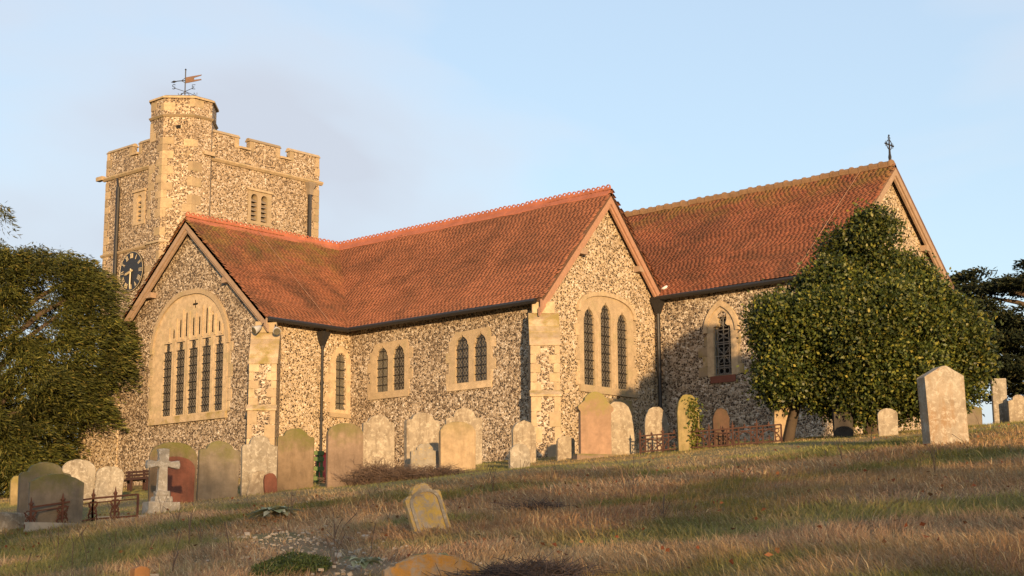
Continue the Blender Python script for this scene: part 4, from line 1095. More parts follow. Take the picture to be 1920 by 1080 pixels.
# far stones by the boundary at the right
for (X, D, w, h, sh, mt, lab) in ((12.15, 38.5, 0.34, 1.20, 'flat', 'g_pale_grey', 'tall square pillar stone at the right edge behind the holly'),
                                  (12.45, 38.0, 0.50, 0.75, 'cyma', 'g_pale', 'pale scalloped stone right of the pillar stone'),
                                  (12.92, 38.2, 0.46, 0.68, 'shoulder', 'g_pale', 'pale shouldered stone, second right of the pillar stone'),
                                  (13.30, 38.0, 0.50, 0.86, 'round', 'g_pink', 'pinkish round stone cut by the right edge of the picture'),
                                  (11.55, 38.8, 0.44, 0.55, 'round', 'g_grey', 'dull low stone between the big gabled headstone and the pillar stone')):
    x = CAM.x + X * RT[0] + D * FH[0]; y = CAM.y + X * RT[1] + D * FH[1]
    gravestone(x, y, w, h, 0.16, sh, mt, lab, 12)
# red panel on the stone behind the cross
x, y = 10.60, -14.30
rp = [o for o in bpy.data.objects if o.get('label', '').startswith('mossy-topped headstone with a red')][0]
me_ = stone_mesh('red_panel', [(a * 0.80, b * 0.80 + 0.0) for a, b in outline('round', 0.98, 1.22)], 0.02, M['g_red'], 0.004, 0.002)
o = link(bpy.data.objects.new('red_panel', me_), rp); o.location = (0.05, -0.062, 0.0)
# ivy on the yellow stone is built with the leaves below

# stone cross on a stepped base
cx, cy = 13.60, -16.66
cr_ = empty('stone_cross', (cx, cy, gz(cx, cy)))
cr_.rotation_euler = (0, 0, face_yaw(cx, cy, 16))
tag(cr_, 'pale stone memorial cross on a stepped base before the red headstone', 'cross')
pts = [(-0.09, 0.36), (0.09, 0.36), (0.075, 0.78), (0.085, 0.84), (0.13, 0.83), (0.29, 0.80), (0.31, 0.86), (0.30, 0.95), (0.14, 0.93), (0.085, 0.95), (0.09, 1.08), (0.11, 1.15), (0.0, 1.17), (-0.11, 1.15), (-0.09, 1.08), (-0.085, 0.95), (-0.14, 0.93), (-0.30, 0.95), (-0.31, 0.86), (-0.29, 0.80), (-0.13, 0.83), (-0.085, 0.84), (-0.075, 0.78)]
me_ = stone_mesh('cross_shaft', pts, 0.13, M['g_cross'], 0.012, 0.004)
link(bpy.data.objects.new('cross_shaft', me_), cr_)
for nm, sx, sy, z0, z1 in (('base_step', 0.62, 0.42, -0.3, 0.20), ('base_block', 0.34, 0.30, 0.20, 0.30), ('base_cap', 0.26, 0.24, 0.30, 0.40)):
    m = stone_mesh(nm, [(-sx / 2, z0), (sx / 2, z0), (sx / 2 * 0.93, z1), (-sx / 2 * 0.93, z1)], sy, M['g_cross'], 0.02, 0.005)
    link(bpy.data.objects.new(nm, m), cr_)

# ------------------------------------------------------------------ railings
def railing(name, pts, h, label, panels, mat, gothic, finial_every=1):
    p0 = Vector((*pts[0], gz(*pts[0])))
    root = empty(name, p0); tag(root, label, 'railing')
    Minv = Matrix.Translation(-p0)
    def put(mb, nm, m=mat):
        o = mesh_obj(nm, [v - p0 for v in mb.v], mb.f, M[m], root); return o
    for (a, b), n in zip(zip(pts[:-1], pts[1:]), panels):
        A = Vector((*a, gz(*a))); B = Vector((*b, gz(*b))); up = Vector((0, 0, 1)); d = (B - A) / n
        for zz, w in ((h, 0.03), (h * 0.82, 0.018), (0.06, 0.028)):
            put(MB().bar(A + up * zz, B + up * zz, w), 'rail')
        for i in range(n):
            p = A + d * i; q_ = p + d; m_ = (p + q_) / 2; e = d.normalized(); L_ = d.length
            mb = MB()
            if gothic:
                for s in (-1, 1):
                    mb.tube([m_ + e * s * L_ * 0.46 + up * 0.06, m_ + e * s * L_ * 0.40 + up * h * 0.45, m_ + e * s * L_ * 0.2 + up * h * 0.68, m_ + up * h * 0.80], 0.013, 4)
                    mb.ring(m_ + e * s * L_ * 0.33 + up * h * 0.70, h * 0.11, 0.024, e, up, 8); mb.ring(m_ + e * s * L_ * 0.36 + up * h * 0.28, h * 0.13, 0.024, e, up, 8); mb.bar(m_ + e * s * L_ * 0.25 + up * 0.06, m_ + e * s * L_ * 0.25 + up * h, 0.02)
                mb.bar(m_ + up * 0.06, m_ + up * h * 0.50, 0.018); mb.bar(m_ - e * L_ * 0.10 + up * h * 0.34, m_ + e * L_ * 0.10 + up * h * 0.34, 0.018)
                mb.tube([m_ + up * h, m_ + up * (h + 0.03), m_ + up * (h + 0.09)], [0.016, 0.026, 0.003], 5)
            else:
                for s in (-1, 1):
                    for zz, rr in ((0.74, 0.13), (0.48, 0.10), (0.24, 0.14)):
                        mb.ring(p + e * s * h * 0.14 * 1.0 + up * h * zz + (e * 0 if s > 0 else e * 0), h * rr, 0.022, e, up, 9)
                    mb.tube([p + e * s * 0.02 + up * 0.06, p + e * s * h * 0.30 + up * h * 0.30, p + e * s * h * 0.06 + up * h * 0.6, p + e * s * h * 0.32 + up * h * 0.82], 0.014, 4)
            put(mb, 'scroll_panel')
            fz = h + 0.02
            mb = MB().bar(p, p + up * h, 0.03).tube([p + up * h, p + up * (h + 0.05), p + up * (h + 0.09), p + up * (h + 0.17)], [0.014, 0.035, 0.018, 0.003], 6)
            mb.bar(p + up * (h + 0.06) - e * 0.05, p + up * (h + 0.06) + e * 0.05, 0.02)
            put(mb, 'post')
        put(MB().bar(B, B + up * h, 0.03), 'post')
    return root, put
root, put = railing('grave_railing', [(13.72, -19.35), (13.55, -18.05), (14.75, -17.95)], 0.42, 'low scrolled rusty railing round the drab headstones at the far left', [2, 2], 'rust', False)
for a, b in (((13.78, -19.45), (13.62, -17.98)), ((13.62, -17.98), (14.85, -17.88))):
    A = Vector((*a, gz(*a))); B = Vector((*b, gz(*b))); p0 = root.location
    d = B - A; put(MB().box((A + B) / 2 + Vector((0, 0, 0.0)), (d.length, 0.12, 0.16), math.atan2(d.y, d.x)), 'kerb', 'kerb')
railing('grave_railing', [(15.45, -4.85), (18.75, -4.05)], 0.42, 'long rusty gothic railing between the large mossy headstone and the holly', [6], 'rust_bright', True)
railing('grave_railing', [(12.6, -20.0), (11.75, -19.05)], 0.50, 'rusty spiked railing cut by the left edge of the picture', [1], 'rust_bright', True)
x, y = 12.3, -18.75
gs = link(bpy.data.objects.new('ledger_stone', stone_mesh('ledger_stone', [(-0.5, -0.3), (0.5, -0.3), (0.5, 0.28), (-0.5, 0.28)], 0.25, M['g_pale_grey'])))
gs.location = (x, y, gz(x, y)); gs.rotation_euler = (0, 0, face_yaw(x, y, 16)); tag(gs, 'low grey block of stone left of the drab headstones', 'stone block')

# ------------------------------------------------------------------ bench, crate, bin, post, terracotta shard
bx, by = 0.5, -8.3
be = empty('bench', (bx, by, gz(bx, by))); be.rotation_euler = (0, 0, R_(0)); be.scale = (1, 1, 0.72); tag(be, 'dark red wooden bench against the gable wall behind the stone cross', 'bench')
for zz in (0.52, 0.64, 0.76): MB().box((0, 0.22, zz), (1.7, 0.03, 0.08)).build('back_slat', M['bench'], be)
for yy in (-0.16, -0.05, 0.06, 0.16): MB().box((0, yy, 0.42), (1.7, 0.09, 0.03)).build('seat_slat', M['bench'], be)
for xx in (-0.75, 0, 0.75):
    MB().box((xx, 0.24, 0.40), (0.06, 0.05, 0.85)).build('leg', M['bench'], be); MB().box((xx, -0.18, 0.20), (0.06, 0.05, 0.42)).build('leg', M['bench'], be)
cx_, cy_ = 9.86, -9.92
ct = empty('compost_crate', (cx_, cy_, gz(cx_, cy_))); ct.rotation_euler = (0, 0, face_yaw(cx_, cy_, 10)); tag(ct, 'green slatted wooden crate below the downpipe', 'crate')
for sx in (-0.16, 0.16): MB().box((sx, -0.25, 0.30), (0.06, 0.05, 0.86)).build('corner_post', M['greenpaint'], ct)
for sx in (-0.16, 0.16): MB().box((sx, 0.25, 0.30), (0.06, 0.05, 0.86)).build('corner_post', M['greenpaint'], ct)
for zz in (0.12, 0.34, 0.56, 0.70): MB().box((0, -0.285, zz), (0.42, 0.02, 0.09)).build('slat', M['greenpaint'], ct); MB().box((0.195, 0, zz), (0.02, 0.55, 0.09)).build('slat', M['greenpaint'], ct)
rb_ = (9.47, -9.25)
bn = empty('garden_bin', (*rb_, gz(*rb_))); tag(bn, 'red plastic bin beside the green crate', 'bin')
MB().tube([(0, 0, -0.1), (0, 0, 0.05), (0, 0, 0.66)], [0.15, 0.16, 0.21], 14).build('tub', M['redplastic'], bn, True)
MB().ring((0, 0, 0.66), 0.215, 0.03, (1, 0, 0), (0, 1, 0), 16).build('rim', M['redplastic'], bn)
px_, py_ = 25.04, -24.91
po = empty('marker_post', (px_, py_, gz(px_, py_))); po.rotation_euler = (0, 0, face_yaw(px_, py_, 20)); tag(po, 'short wooden post with a rounded top at the bottom left', 'post')
link(bpy.data.objects.new('shaft', stone_mesh('shaft', outline('round', 0.15, 0.17), 0.14, M['wood'], 0.012, 0.002)), po)
MB().box((0.13, 0.02, 0.02), (0.10, 0.05, 0.16)).build('side_stub', M['kerb'], po)
x, y = 10.9, -7.1
sh_ = link(bpy.data.objects.new('terracotta_shard', stone_mesh('terracotta_shard', [(-0.13, -0.2), (0.13, -0.2), (0.15, 0.30), (-0.02, 0.26), (-0.12, 0.20)], 0.10, M['brick_red'])))
sh_.location = (x, y, gz(x, y)); sh_.rotation_euler = (0, 0, face_yaw(x, y, 10)); tag(sh_, 'small red terracotta piece left of the pale domed headstone', 'terracotta')

# ------------------------------------------------------------------ foliage
def leaves(C_, dirs, ln, wd, cols, fold=0.25):
    """C_ (n,3) base points, dirs (n,3) unit directions; kite-shaped two-triangle leaves"""
    n = len(C_)
    r = rng.normal(size=(n, 3)); s = np.cross(dirs, r); s /= np.linalg.norm(s, axis=1)[:, None] + 1e-9
    u = np.cross(s, dirs)
    ln = np.broadcast_to(ln, (n,))[:, None]; wd = np.broadcast_to(wd, (n,))[:, None]
    b = C_; m = C_ + dirs * ln * 0.45
    Vv = np.stack([b, m + s * wd / 2 + u * wd * fold, C_ + dirs * ln, m - s * wd / 2 + u * wd * fold], 1).reshape(-1, 3)
    Fv = np.arange(n * 4).reshape(n, 4)
    return Vv, Fv, np.repeat(cols, 4, axis=0)
def merge(parts):
    Vs, Fs, Cs = [], [], []; k = 0
    for v, f, c in parts: Vs.append(v); Fs.append(f + k); Cs.append(c); k += len(v)
    return np.concatenate(Vs), np.concatenate(Fs), np.concatenate(Cs)
def pal(n, cols, w):
    i = rng.choice(len(cols), n, p=np.array(w) / sum(w)); c = np.array(cols)[i]; return c * rng.uniform(0.75, 1.25, (n, 1))
def unit_rand(n):
    v = rng.normal(size=(n, 3)); return v / np.linalg.norm(v, axis=1)[:, None]
def cam_pt(X, D, z): return np.array([CAM.x + X * RT[0] + D * FH[0], CAM.y + X * RT[1] + D * FH[1], z])
def to_world(off):   # (n,3) offsets (right, depth, up) -> world offsets
    return np.stack([off[:, 0] * RT[0] + off[:, 1] * FH[0], off[:, 0] * RT[1] + off[:, 1] * FH[1], off[:, 2]], 1)
def add_mesh(name, data, mat, parent=None, loc=None):
    v, f, c = data
    if loc is not None: v = v - np.array(loc)
    me_ = np_mesh(name, v, f, mat, c)
    return link(bpy.data.objects.new(name, me_), parent)
def trunk(parent, loc, stems, mat='bark'):
    for pts, rr in stems:
        mb = MB().tube(pts, rr, 8); mesh_obj('trunk', [Vector(v) - Vector(loc) for v in mb.v], mb.f, M[mat], parent, True)

# holly
Dh = 35.0; kx = Dh / 2900
hb = cam_pt((1632 - 960) * kx, Dh, 0); hb[2] = gz(hb[0], hb[1])
holly = empty('holly_tree', tuple(hb)); tag(holly, 'dense round holly tree in front of the chancel', 'tree')
ell = np.array([(0.0, 0, 4.95, 2.2, 2.1, 1.6), (0.06, 0, 6.60, 0.98, 1.05, 1.42), (-1.60, -0.3, 5.25, 1.10, 1.2, 0.95), (1.50, -0.1, 4.85, 1.22, 1.3, 1.30), (1.70, 0, 4.0, 1.0, 1.2, 0.85), (-1.45, 0, 4.2, 1.15, 1.2, 0.85), (0.1, -0.5, 4.0, 1.7, 1.5, 0.85), (0.80, 0, 5.75, 1.15, 1.2, 1.15), (-0.85, 0, 5.70, 1.05, 1.1, 1.05), (-2.15, 0, 4.75, 0.6, 0.8, 0.6), (2.2, 0.1, 4.45, 0.55, 0.8, 0.75), (-0.15, -0.2, 6.9, 0.70, 0.75, 0.98)])
def impl(p):
    d = (p[:, None, :] - ell[None, :, :3]) / ell[None, :, 3:]; return np.min((d ** 2).sum(2), 1)
nlob = 150
k = rng.choice(len(ell), nlob * 3, p=(ell[:, 3] * ell[:, 5]) / (ell[:, 3] * ell[:, 5]).sum())
dr = unit_rand(nlob * 3); lc = ell[k, :3] + dr * np.maximum(ell[k, 3:] - 0.42, 0.12) * rng.uniform(0.75, 1.05, (nlob * 3, 1))
lc = lc[impl(lc) > 0.30][:nlob + 60]; lc[:, 2] = np.maximum(lc[:, 2], 3.25 + rng.uniform(0, 0.5, len(lc)))
lr = rng.uniform(0.22, 0.60, len(lc))
per = (400 * lr ** 2 / 0.2).astype(int); li = np.repeat(np.arange(len(lc)), per)
dr = unit_rand(len(li)); outw = lc[li] - np.array([0, 0, 4.9]); outw /= np.linalg.norm(outw, axis=1)[:, None]
dr = np.where(((dr * outw).sum(1) < -0.25)[:, None], -dr, dr)
cc = lc[li] + dr * (lr[li] * rng.uniform(0.7, 1.05, len(li)))[:, None] * np.array([1, 1, 0.9])
lt_ = rng.uniform(0.7, 1.3, len(lc))[li]
ci = ell[rng.choice(len(ell), 9000), :3] + rng.normal(0, 0.6, (9000, 3)); ci = ci[impl(ci) < 0.6]
cc = np.concatenate([cc, ci]); dr = np.concatenate([dr, unit_rand(len(ci))]); lt_ = np.concatenate([lt_, np.full(len(ci), 0.8)])
nl = 3; n = len(cc) * nl
tone = np.repeat(rng.uniform(0.7, 1.3, len(cc)) * lt_, nl)
shoot = unit_rand(len(cc)) * 0.6 + dr * 0.9 + np.array([0, 0, 0.45]); shoot /= np.linalg.norm(shoot, axis=1)[:, None]
along = rng.uniform(-0.06, 0.30, n) * np.repeat(np.where(rng.random(len(cc)) < 0.04, 2.0, 1.0), nl)
base = np.repeat(cc, nl, 0) + np.repeat(shoot, nl, 0) * along[:, None] + rng.normal(0, 0.035, (n, 3))
dd = unit_rand(n) + np.repeat(shoot, nl, 0) * 0.6; dd /= np.linalg.norm(dd, axis=1)[:, None]
colr = pal(n, [(0.030, 0.044, 0.010), (0.062, 0.075, 0.014), (0.12, 0.12, 0.020), (0.20, 0.17, 0.035)], [4, 4, 1.7, 0.3]) * tone[:, None]
P1 = leaves(to_world(base) + np.array([hb[0], hb[1], 0]), to_world(dd), rng.uniform(0.072, 0.116, n), rng.uniform(0.047, 0.064, n), colr)
add_mesh('crown', P1, leafmat('holly_leaf', 0.15, 0.48, 0.28), holly, hb)
w = lambda X, dpt, z: tuple(to_world(np.array([[X, dpt, z]]))[0] + np.array([hb[0], hb[1], 0]))
trunk(holly, hb, [([w(0.02, 0, 2.4), w(0.03, 0, 3.4), w(0.0, 0, 4.6), w(0.1, 0, 6.4)], [0.24, 0.20, 0.15, 0.05]), ([w(0.28, 0.1, 2.4), w(0.36, 0.1, 3.3), w(0.75, 0.1, 4.4), w(1.3, 0, 5.4)], [0.15, 0.12, 0.10, 0.04]), ([w(-1.95, 0.1, 2.4), w(-1.75, 0.1, 3.2), w(-1.4, 0.1, 4.4)], [0.14, 0.11, 0.06])])

def lobe_tree(lobes, per, ln, wd, cols, wts, droop, base_xy, tone_rng=(0.6, 1.35), spread=0.5):
    parts = []
    for (X, dpt, z, rx, rd, rz) in lobes:
        n = int(per * rx * rd); o = rng.normal(0, spread, (n, 3)); 
        o = o / np.maximum(1, np.linalg.norm(o, axis=1) / 1.25)[:, None]
        off = o * np.array([rx, rd, rz]); rr = np.linalg.norm(o[:, :2], axis=1)
        off[:, 2] -= droop * rr ** 2
        # sprays: snap to short branchlets
        outd = np.stack([o[:, 0] + X * 0.25, o[:, 1] + dpt * 0.25, np.full(n, -droop * 0.8 + 0.1)], 1) + rng.normal(0, 0.45, (n, 3))
        outd /= np.linalg.norm(outd, axis=1)[:, None]
        p = off + np.array([X, dpt, z])
        c = pal(n, cols, wts) * rng.uniform(*tone_rng)
        parts.append(leaves(to_world(p) + np.array([base_xy[0], base_xy[1], 0]), to_world(outd), rng.uniform(ln * 0.7, ln * 1.3, n), rng.uniform(wd * 0.7, wd * 1.3, n), c))
    return merge(parts)

# yew at the left
Dy = 51.5; ky = Dy / 2900
yb = cam_pt((-60 - 960) * ky, Dy, 0); yb[2] = gz(yb[0], yb[1])
yew = empty('yew_tree', tuple(yb)); tag(yew, 'dark spreading yew tree at the left edge beside the gable', 'tree')
def ypx(px_, py_, dpt=0.0): return ((px_ + 60) * ky, dpt, (1060 - py_) * ky)
lob = []
for (px_, py_, r, n) in ((40, 510, 60, 10), (115, 520, 50, 9), (165, 535, 30, 6), (30, 590, 80, 11), (125, 590, 70, 9), (205, 605, 30, 6), (60, 680, 85, 14), (160, 660, 65, 10), (215, 665, 26, 5), (228, 635, 18, 5), (232, 680, 14, 3), (20, 770, 80, 13), (120, 740, 60, 8), (180, 735, 30, 4), (40, 840, 60, 8), (100, 820, 35, 4), (-80, 560, 110, 16), (-80, 720, 110, 14), (0, 480, 40, 6), (75, 480, 24, 5), (140, 492, 22, 4), (-32, 372, 6, 1), (-70, 470, 50, 6), (-40, 800, 90, 14), (60, 860, 50, 7), (10, 870, 50, 6), (100, 700, 45, 6)):
    for i in range(n):
        a = rng.uniform(0, 2 * math.pi); q_ = math.sqrt(rng.random())
        X, d_, z = ypx(px_ + r * q_ * math.cos(a), py_ + r * 0.8 * q_ * math.sin(a), rng.uniform(-1.9, 1.3))
        if px_ > 110: d_ = rng.uniform(-0.9, 0.6)
        s = rng.uniform(0.55, 0.95) * (0.72 if px_ > 190 else 1)
        lob.append((X, d_, z, s * 0.92, s * 0.85, s * 0.33))
for i in range(60):
    X, d_, z = ypx(rng.uniform(-160, 95), rng.uniform(690, 880), rng.uniform(1.4, 3.2)); s = rng.uniform(0.6, 0.9); lob.append((X, d_, z, s, s, s * 0.5))
ydat = lobe_tree(lob, 1350, 0.20, 0.034, [(0.034, 0.040, 0.009), (0.066, 0.070, 0.014), (0.105, 0.098, 0.020), (0.15, 0.115, 0.03)], [4, 4, 1.8, 0.4], 0.62, yb, (0.5, 1.35))
add_mesh('crown', ydat, leafmat('yew_needles', 0.12, 0.6, 0.2), yew, yb)
w = lambda X, dpt, z: tuple(to_world(np.array([[X, dpt, z]]))[0] + np.array([yb[0], yb[1], 0]))
st = [([w(0, 0, 2.2), w(0.1, 0, 4.5), w(0.0, 0, 7.5), w(0.2, 0, 10.5)], [0.55, 0.42, 0.28, 0.06])]
for (px_, py_, z0) in ((130, 560, 5.5), (215, 600, 5.5), (150, 670, 4.6), (60, 470, 7.0), (120, 760, 4.2), (200, 520, 6.5), (40, 800, 3.8), (165, 490, 7.0)):
    X, d_, z = ypx(px_, py_, rng.uniform(-0.6, 0.4)); st.append(([w(0, 0, z0), w(X * 0.5, d_ * 0.5, (z0 + z) / 2 + 0.35), w(X, d_, z)], [0.14, 0.09, 0.02]))
trunk(yew, yb, st)

# cedar beyond the chancel at the right
Dc = 64.0; kc = Dc / 2900
cb = cam_pt((1985 - 960) * kc, Dc, 0); cb[2] = gz(cb[0], cb[1])
cedar = empty('cedar_tree', tuple(cb)); tag(cedar, 'dark layered cedar at the right edge behind the chancel', 'tree')
lob = []
for (px_, py_, rx, n) in ((1815, 530, 22, 5), (1860, 545, 45, 9), (1920, 540, 50, 10), (1990, 530, 70, 12), (1830, 560, 30, 5), (1890, 585, 30, 4), (1815, 592, 26, 5), (1870, 612, 36, 5), (1930, 610, 60, 12), (1990, 620, 80, 14), (1860, 650, 42, 9), (1920, 660, 60, 16), (1890, 700, 40, 12), (1950, 710, 60, 14), (1910, 738, 28, 7), (2010, 700, 70, 12), (1850, 690, 22, 4), (2060, 600, 80, 12), (1990, 480, 50, 6)):
    for i in range(n):
        X = (px_ + rng.uniform(-rx, rx) - 1985) * kc; z = (1060 - py_ + rng.uniform(-9, 9)) * kc
        s = rng.uniform(0.45, 0.8); lob.append((X, rng.uniform(-2.2, 2.2), z, s * 1.1, s * 1.1, s * 0.26))
cdat = lobe_tree(lob, 480, 0.22, 0.075, [(0.014, 0.020, 0.010), (0.024, 0.030, 0.012), (0.05, 0.048, 0.018)], [4, 3, 1], 0.10, cb, (0.6, 1.3))
add_mesh('crown', cdat, leafmat('cedar_needles', 0.08, 0.7, 0.15), cedar, cb)
w = lambda X, dpt, z: tuple(to_world(np.array([[X, dpt, z]]))[0] + np.array([cb[0], cb[1], 0]))
st = [([w(0, 0, 2.5), w(0, 0, 7), w(0, 0, 14)], [0.6, 0.45, 0.1])]
for (px_, py_) in ((1820, 535), (1860, 560), (1825, 595), (1870, 640), (1880, 700), (1900, 735)):
    X = (px_ - 1985) * kc; z = (1060 - py_) * kc; st.append(([w(0, 0, z - 0.8), w(X * 0.5, 0.2, z - 0.25), w(X, 0, z - 0.05)], [0.16, 0.10, 0.03]))
trunk(cedar, cb, st)

# ivy on the yellow headstone
g22.rotation_euler.z += 0
n = 420
iv = np.stack([rng.normal(0.12, 0.09, n), rng.normal(-0.085, 0.02, n), rng.uniform(0.0, 1.18, n)], 1); iv[:, 0] += (1.0 - iv[:, 2]) * 0.06
dd = unit_rand(n) * 0.8 + np.array([0, -0.8, -0.3]); dd /= np.linalg.norm(dd, axis=1)[:, None]
add_mesh('ivy', leaves(iv, dd, rng.uniform(0.05, 0.09, n), rng.uniform(0.05, 0.07, n), pal(n, [(0.10, 0.11, 0.02), (0.16, 0.15, 0.03), (0.05, 0.07, 0.015)], [3, 2, 2])), leafmat('ivy_leaf', 0.15), g22)

# unseen row of trees added behind the viewer, shaped to shade the lower slope
hd = np.array([math.sin(SUN_AZ), -math.cos(SUN_AZ)]); hp = np.array([math.cos(SUN_AZ), math.sin(SUN_AZ)])
n = 15000
u = rng.uniform(-75, 75, n)
HTOP = 7.5
sm = np.clip((u - 4.5) / 6, 0, 1); sm = sm * sm * (3 - 2 * sm)
topz = 7.5 - 1.15 * sm + (fbm(u * 0.3, u * 0 + 3, 9, 4) - 0.5) * 1.8
zz = -4.0 + (topz + 4.0) * np.sqrt(rng.random(n)); dep = rng.normal(0, 2.0, n)
pw = np.stack([CAM.x + hd[0] * (46 + dep) + hp[0] * u, CAM.y + hd[1] * (46 + dep) + hp[1] * u, zz], 1)
hdat = leaves(pw, unit_rand(n), rng.uniform(0.5, 0.9, n), rng.uniform(0.4, 0.6, n), pal(n, [(0.03, 0.035, 0.012), (0.06, 0.055, 0.02)], [1, 1]))
hg = add_mesh('hedgerow', hdat, leafmat('hedge_leaf', 0.1, 0.7)); tag(hg, kind='stuff')

# ------------------------------------------------------------------ small plants and rubble
def twig_heap(x, y, rx, ry, h, n, label, seed, mat):
    r2 = random.Random(seed); mb = MB(); z0 = gz(x, y)
    o0 = Vector((x, y, z0))
    for i in range(n):
        a = r2.uniform(0, 6.28); q_ = math.sqrt(r2.random()); X = rx * q_ * math.cos(a); dp_ = ry * q_ * math.sin(a)
        b = Vector((X * RT[0] + dp_ * FH[0], X * RT[1] + dp_ * FH[1], 0)); zb = gz(x + b.x, y + b.y) - z0
        hh = h * (1 - 0.7 * q_) * r2.uniform(0.5, 1.2); lean = Vector((r2.gauss(0, 1), r2.gauss(0, 1), 0)) * 0.22
        p0 = b + Vector((0, 0, zb)); p1 = p0 + lean * 0.4 + Vector((0, 0, hh * 0.65)); p2 = p0 + lean + Vector((0, 0, hh * r2.uniform(0.6, 1.05)))
        mb.tube([p0, p1, p2], [0.006, 0.005, 0.002], 3)
        for j in range(2):
            e = p1 + (p2 - p1) * r2.random(); mb.tube([e, e + Vector((r2.gauss(0, 0.09), r2.gauss(0, 0.09), r2.uniform(-0.02, 0.1)))], [0.004, 0.0015], 3)
    o = mesh_obj('dead_shrub', mb.v, mb.f, M[mat], None, False, False, o0)
    return tag(o, label, 'shrub', 'dead shrubs on the slope')
M['twig'] = plain('dead_twigs', (0.125, 0.085, 0.062), 0.95, 0.4, 30)
M['twig_dark'] = plain('dead_twigs_dark', (0.085, 0.062, 0.052), 0.95, 0.4, 30)
twig_heap(12.6, -10.6, 0.85, 0.4, 0.62, 900, 'tangled heap of dead brown stems before the tall pale mottled headstone', 3, 'twig')
twig_heap(13.5, -9.9, 0.8, 0.3, 0.36, 420, 'low mat of dead stems before the small lichened headstone', 4, 'twig')
twig_heap(29.65, -24.75, 0.36, 0.30, 0.20, 600, 'dark dead heather-like shrub at the bottom edge right of the orange stone', 5, 'twig_dark')
twig_heap(24.6, -18.9, 0.22, 0.18, 0.14, 90, 'small dark tuft of dead stems right of the leaning headstone', 6, 'twig_dark')

def rosette(x, y, r, n, label, cols):
    parts = []
    z0 = gz(x, y)
    V_, F_, C_ = [], [], []
    for i in range(n):
        a = rng.uniform(0, 6.28); L_ = r * rng.uniform(0.5, 1.1); wd = L_ * rng.uniform(0.34, 0.48); el = rng.uniform(0.0, 0.6)
        d = np.array([math.cos(a), math.sin(a), 0]); s = np.array([-math.sin(a), math.cos(a), 0]); c = np.array(cols[rng.integers(len(cols))]) * rng.uniform(0.8, 1.2)
        k0 = len(V_)
        b0 = np.array([rng.normal(0, r * 0.25), rng.normal(0, r * 0.15), 0.02])
        for j, (u_, ww) in enumerate(((0.0, 0.25), (0.35, 0.9), (0.7, 1.0), (1.0, 0.1))):
            p = b0 + d * L_ * u_ * math.cos(el) + np.array([0, 0, L_ * (u_ * math.sin(el) - 0.35 * u_ * u_)])
            V_ += [p + s * wd / 2 * ww + np.array([0, 0, 0.02 * ww]), p, p - s * wd / 2 * ww + np.array([0, 0, 0.02 * ww])]; C_ += [c] * 3
        for j in range(3):
            q0 = k0 + j * 3; F_ += [(q0, q0 + 1, q0 + 4, q0 + 3), (q0 + 1, q0 + 2, q0 + 5, q0 + 4)]
    o = link(bpy.data.objects.new('mullein_plant', np_mesh('mullein_plant', np.array(V_), np.array(F_), LEAFP, np.array(C_), True)))
    o.location = (x, y, z0 + 0.10); return tag(o, label, 'plant', 'broad-leaved plants on the slope')
LEAFP = leafmat('broad_leaf', 0.2, 0.8, 0.1)
gp_ = [(0.30, 0.32, 0.21), (0.38, 0.38, 0.27), (0.22, 0.25, 0.14)]
rosette(19.35, -18.75, 0.36, 44, 'grey-green broad-leaved plant below the flaking pale headstone', gp_)
rosette(27.3, -24.2, 0.20, 18, 'grey-green broad-leaved plant left of the orange stone at the bottom edge', gp_)
rosette(27.9, -24.0, 0.20, 16, 'broad-leaved plant touching the orange stone at the bottom edge', gp_)
# green weed clump
n = 5200; wx, wy = 26.15, -24.05
a = rng.uniform(0, 6.28, n); q_ = np.sqrt(rng.random(n)); X = 0.36 * q_ * np.cos(a); dp_ = 0.5 * q_ * np.sin(a)
off = to_world(np.stack([X, dp_, rng.random(n) * 0.20 * (1 - 0.6 * q_)], 1)); 
pw = off + np.array([wx, wy, 0]); pw[:, 2] += ground(pw[:, 0], pw[:, 1])
dd = unit_rand(n) + np.array([0, 0, 0.6]); dd /= np.linalg.norm(dd, axis=1)[:, None]
wd_ = leaves(pw - np.array([wx, wy, gz(wx, wy)]), dd, rng.uniform(0.02, 0.05, n), rng.uniform(0.008, 0.016, n), pal(n, [(0.07, 0.10, 0.02), (0.11, 0.125, 0.03), (0.045, 0.06, 0.015)], [2, 1, 2]))
o = add_mesh('weed_clump', wd_, leafmat('weed_leaf', 0.2, 0.6)); o.location = (wx, wy, gz(wx, wy)); tag(o, 'bright green feathery weed clump at the bottom edge right of the wooden post', 'plant')
# chalk rubble scattered down the worn patch
mb = MB(); r2 = random.Random(8)
for i in range(380):
    u_ = r2.random(); bxp = Vector((21.6 + 5.9 * u_ + r2.gauss(0, 0.42), -20.7 - 3.6 * u_ + r2.gauss(0, 0.42), 0)); s = r2.uniform(0.008, 0.022) * (1.9 if r2.random() < 0.05 else 1)
    bxp.z = gz(bxp.x, bxp.y) + s * 0.6 + 0.02
    Mx = Matrix.Rotation(r2.uniform(0, 6.28), 3, 'Z') @ Matrix.Rotation(r2.gauss(0, 0.5), 3, 'X')
    mb.box(bxp, (s * r2.uniform(1.2, 2.4), s * r2.uniform(0.9, 1.6), s * r2.uniform(0.6, 1.1)), M=Mx)
M['chalk'] = plain('chalk_stones', (0.33, 0.28, 0.22), 0.95, 0.5, 12)
o = mb.build('chalk_rubble', M['chalk'], None, False, False); tag(o, 'scattered chalk and flint chips on bare earth', 'rubble', kind='stuff')

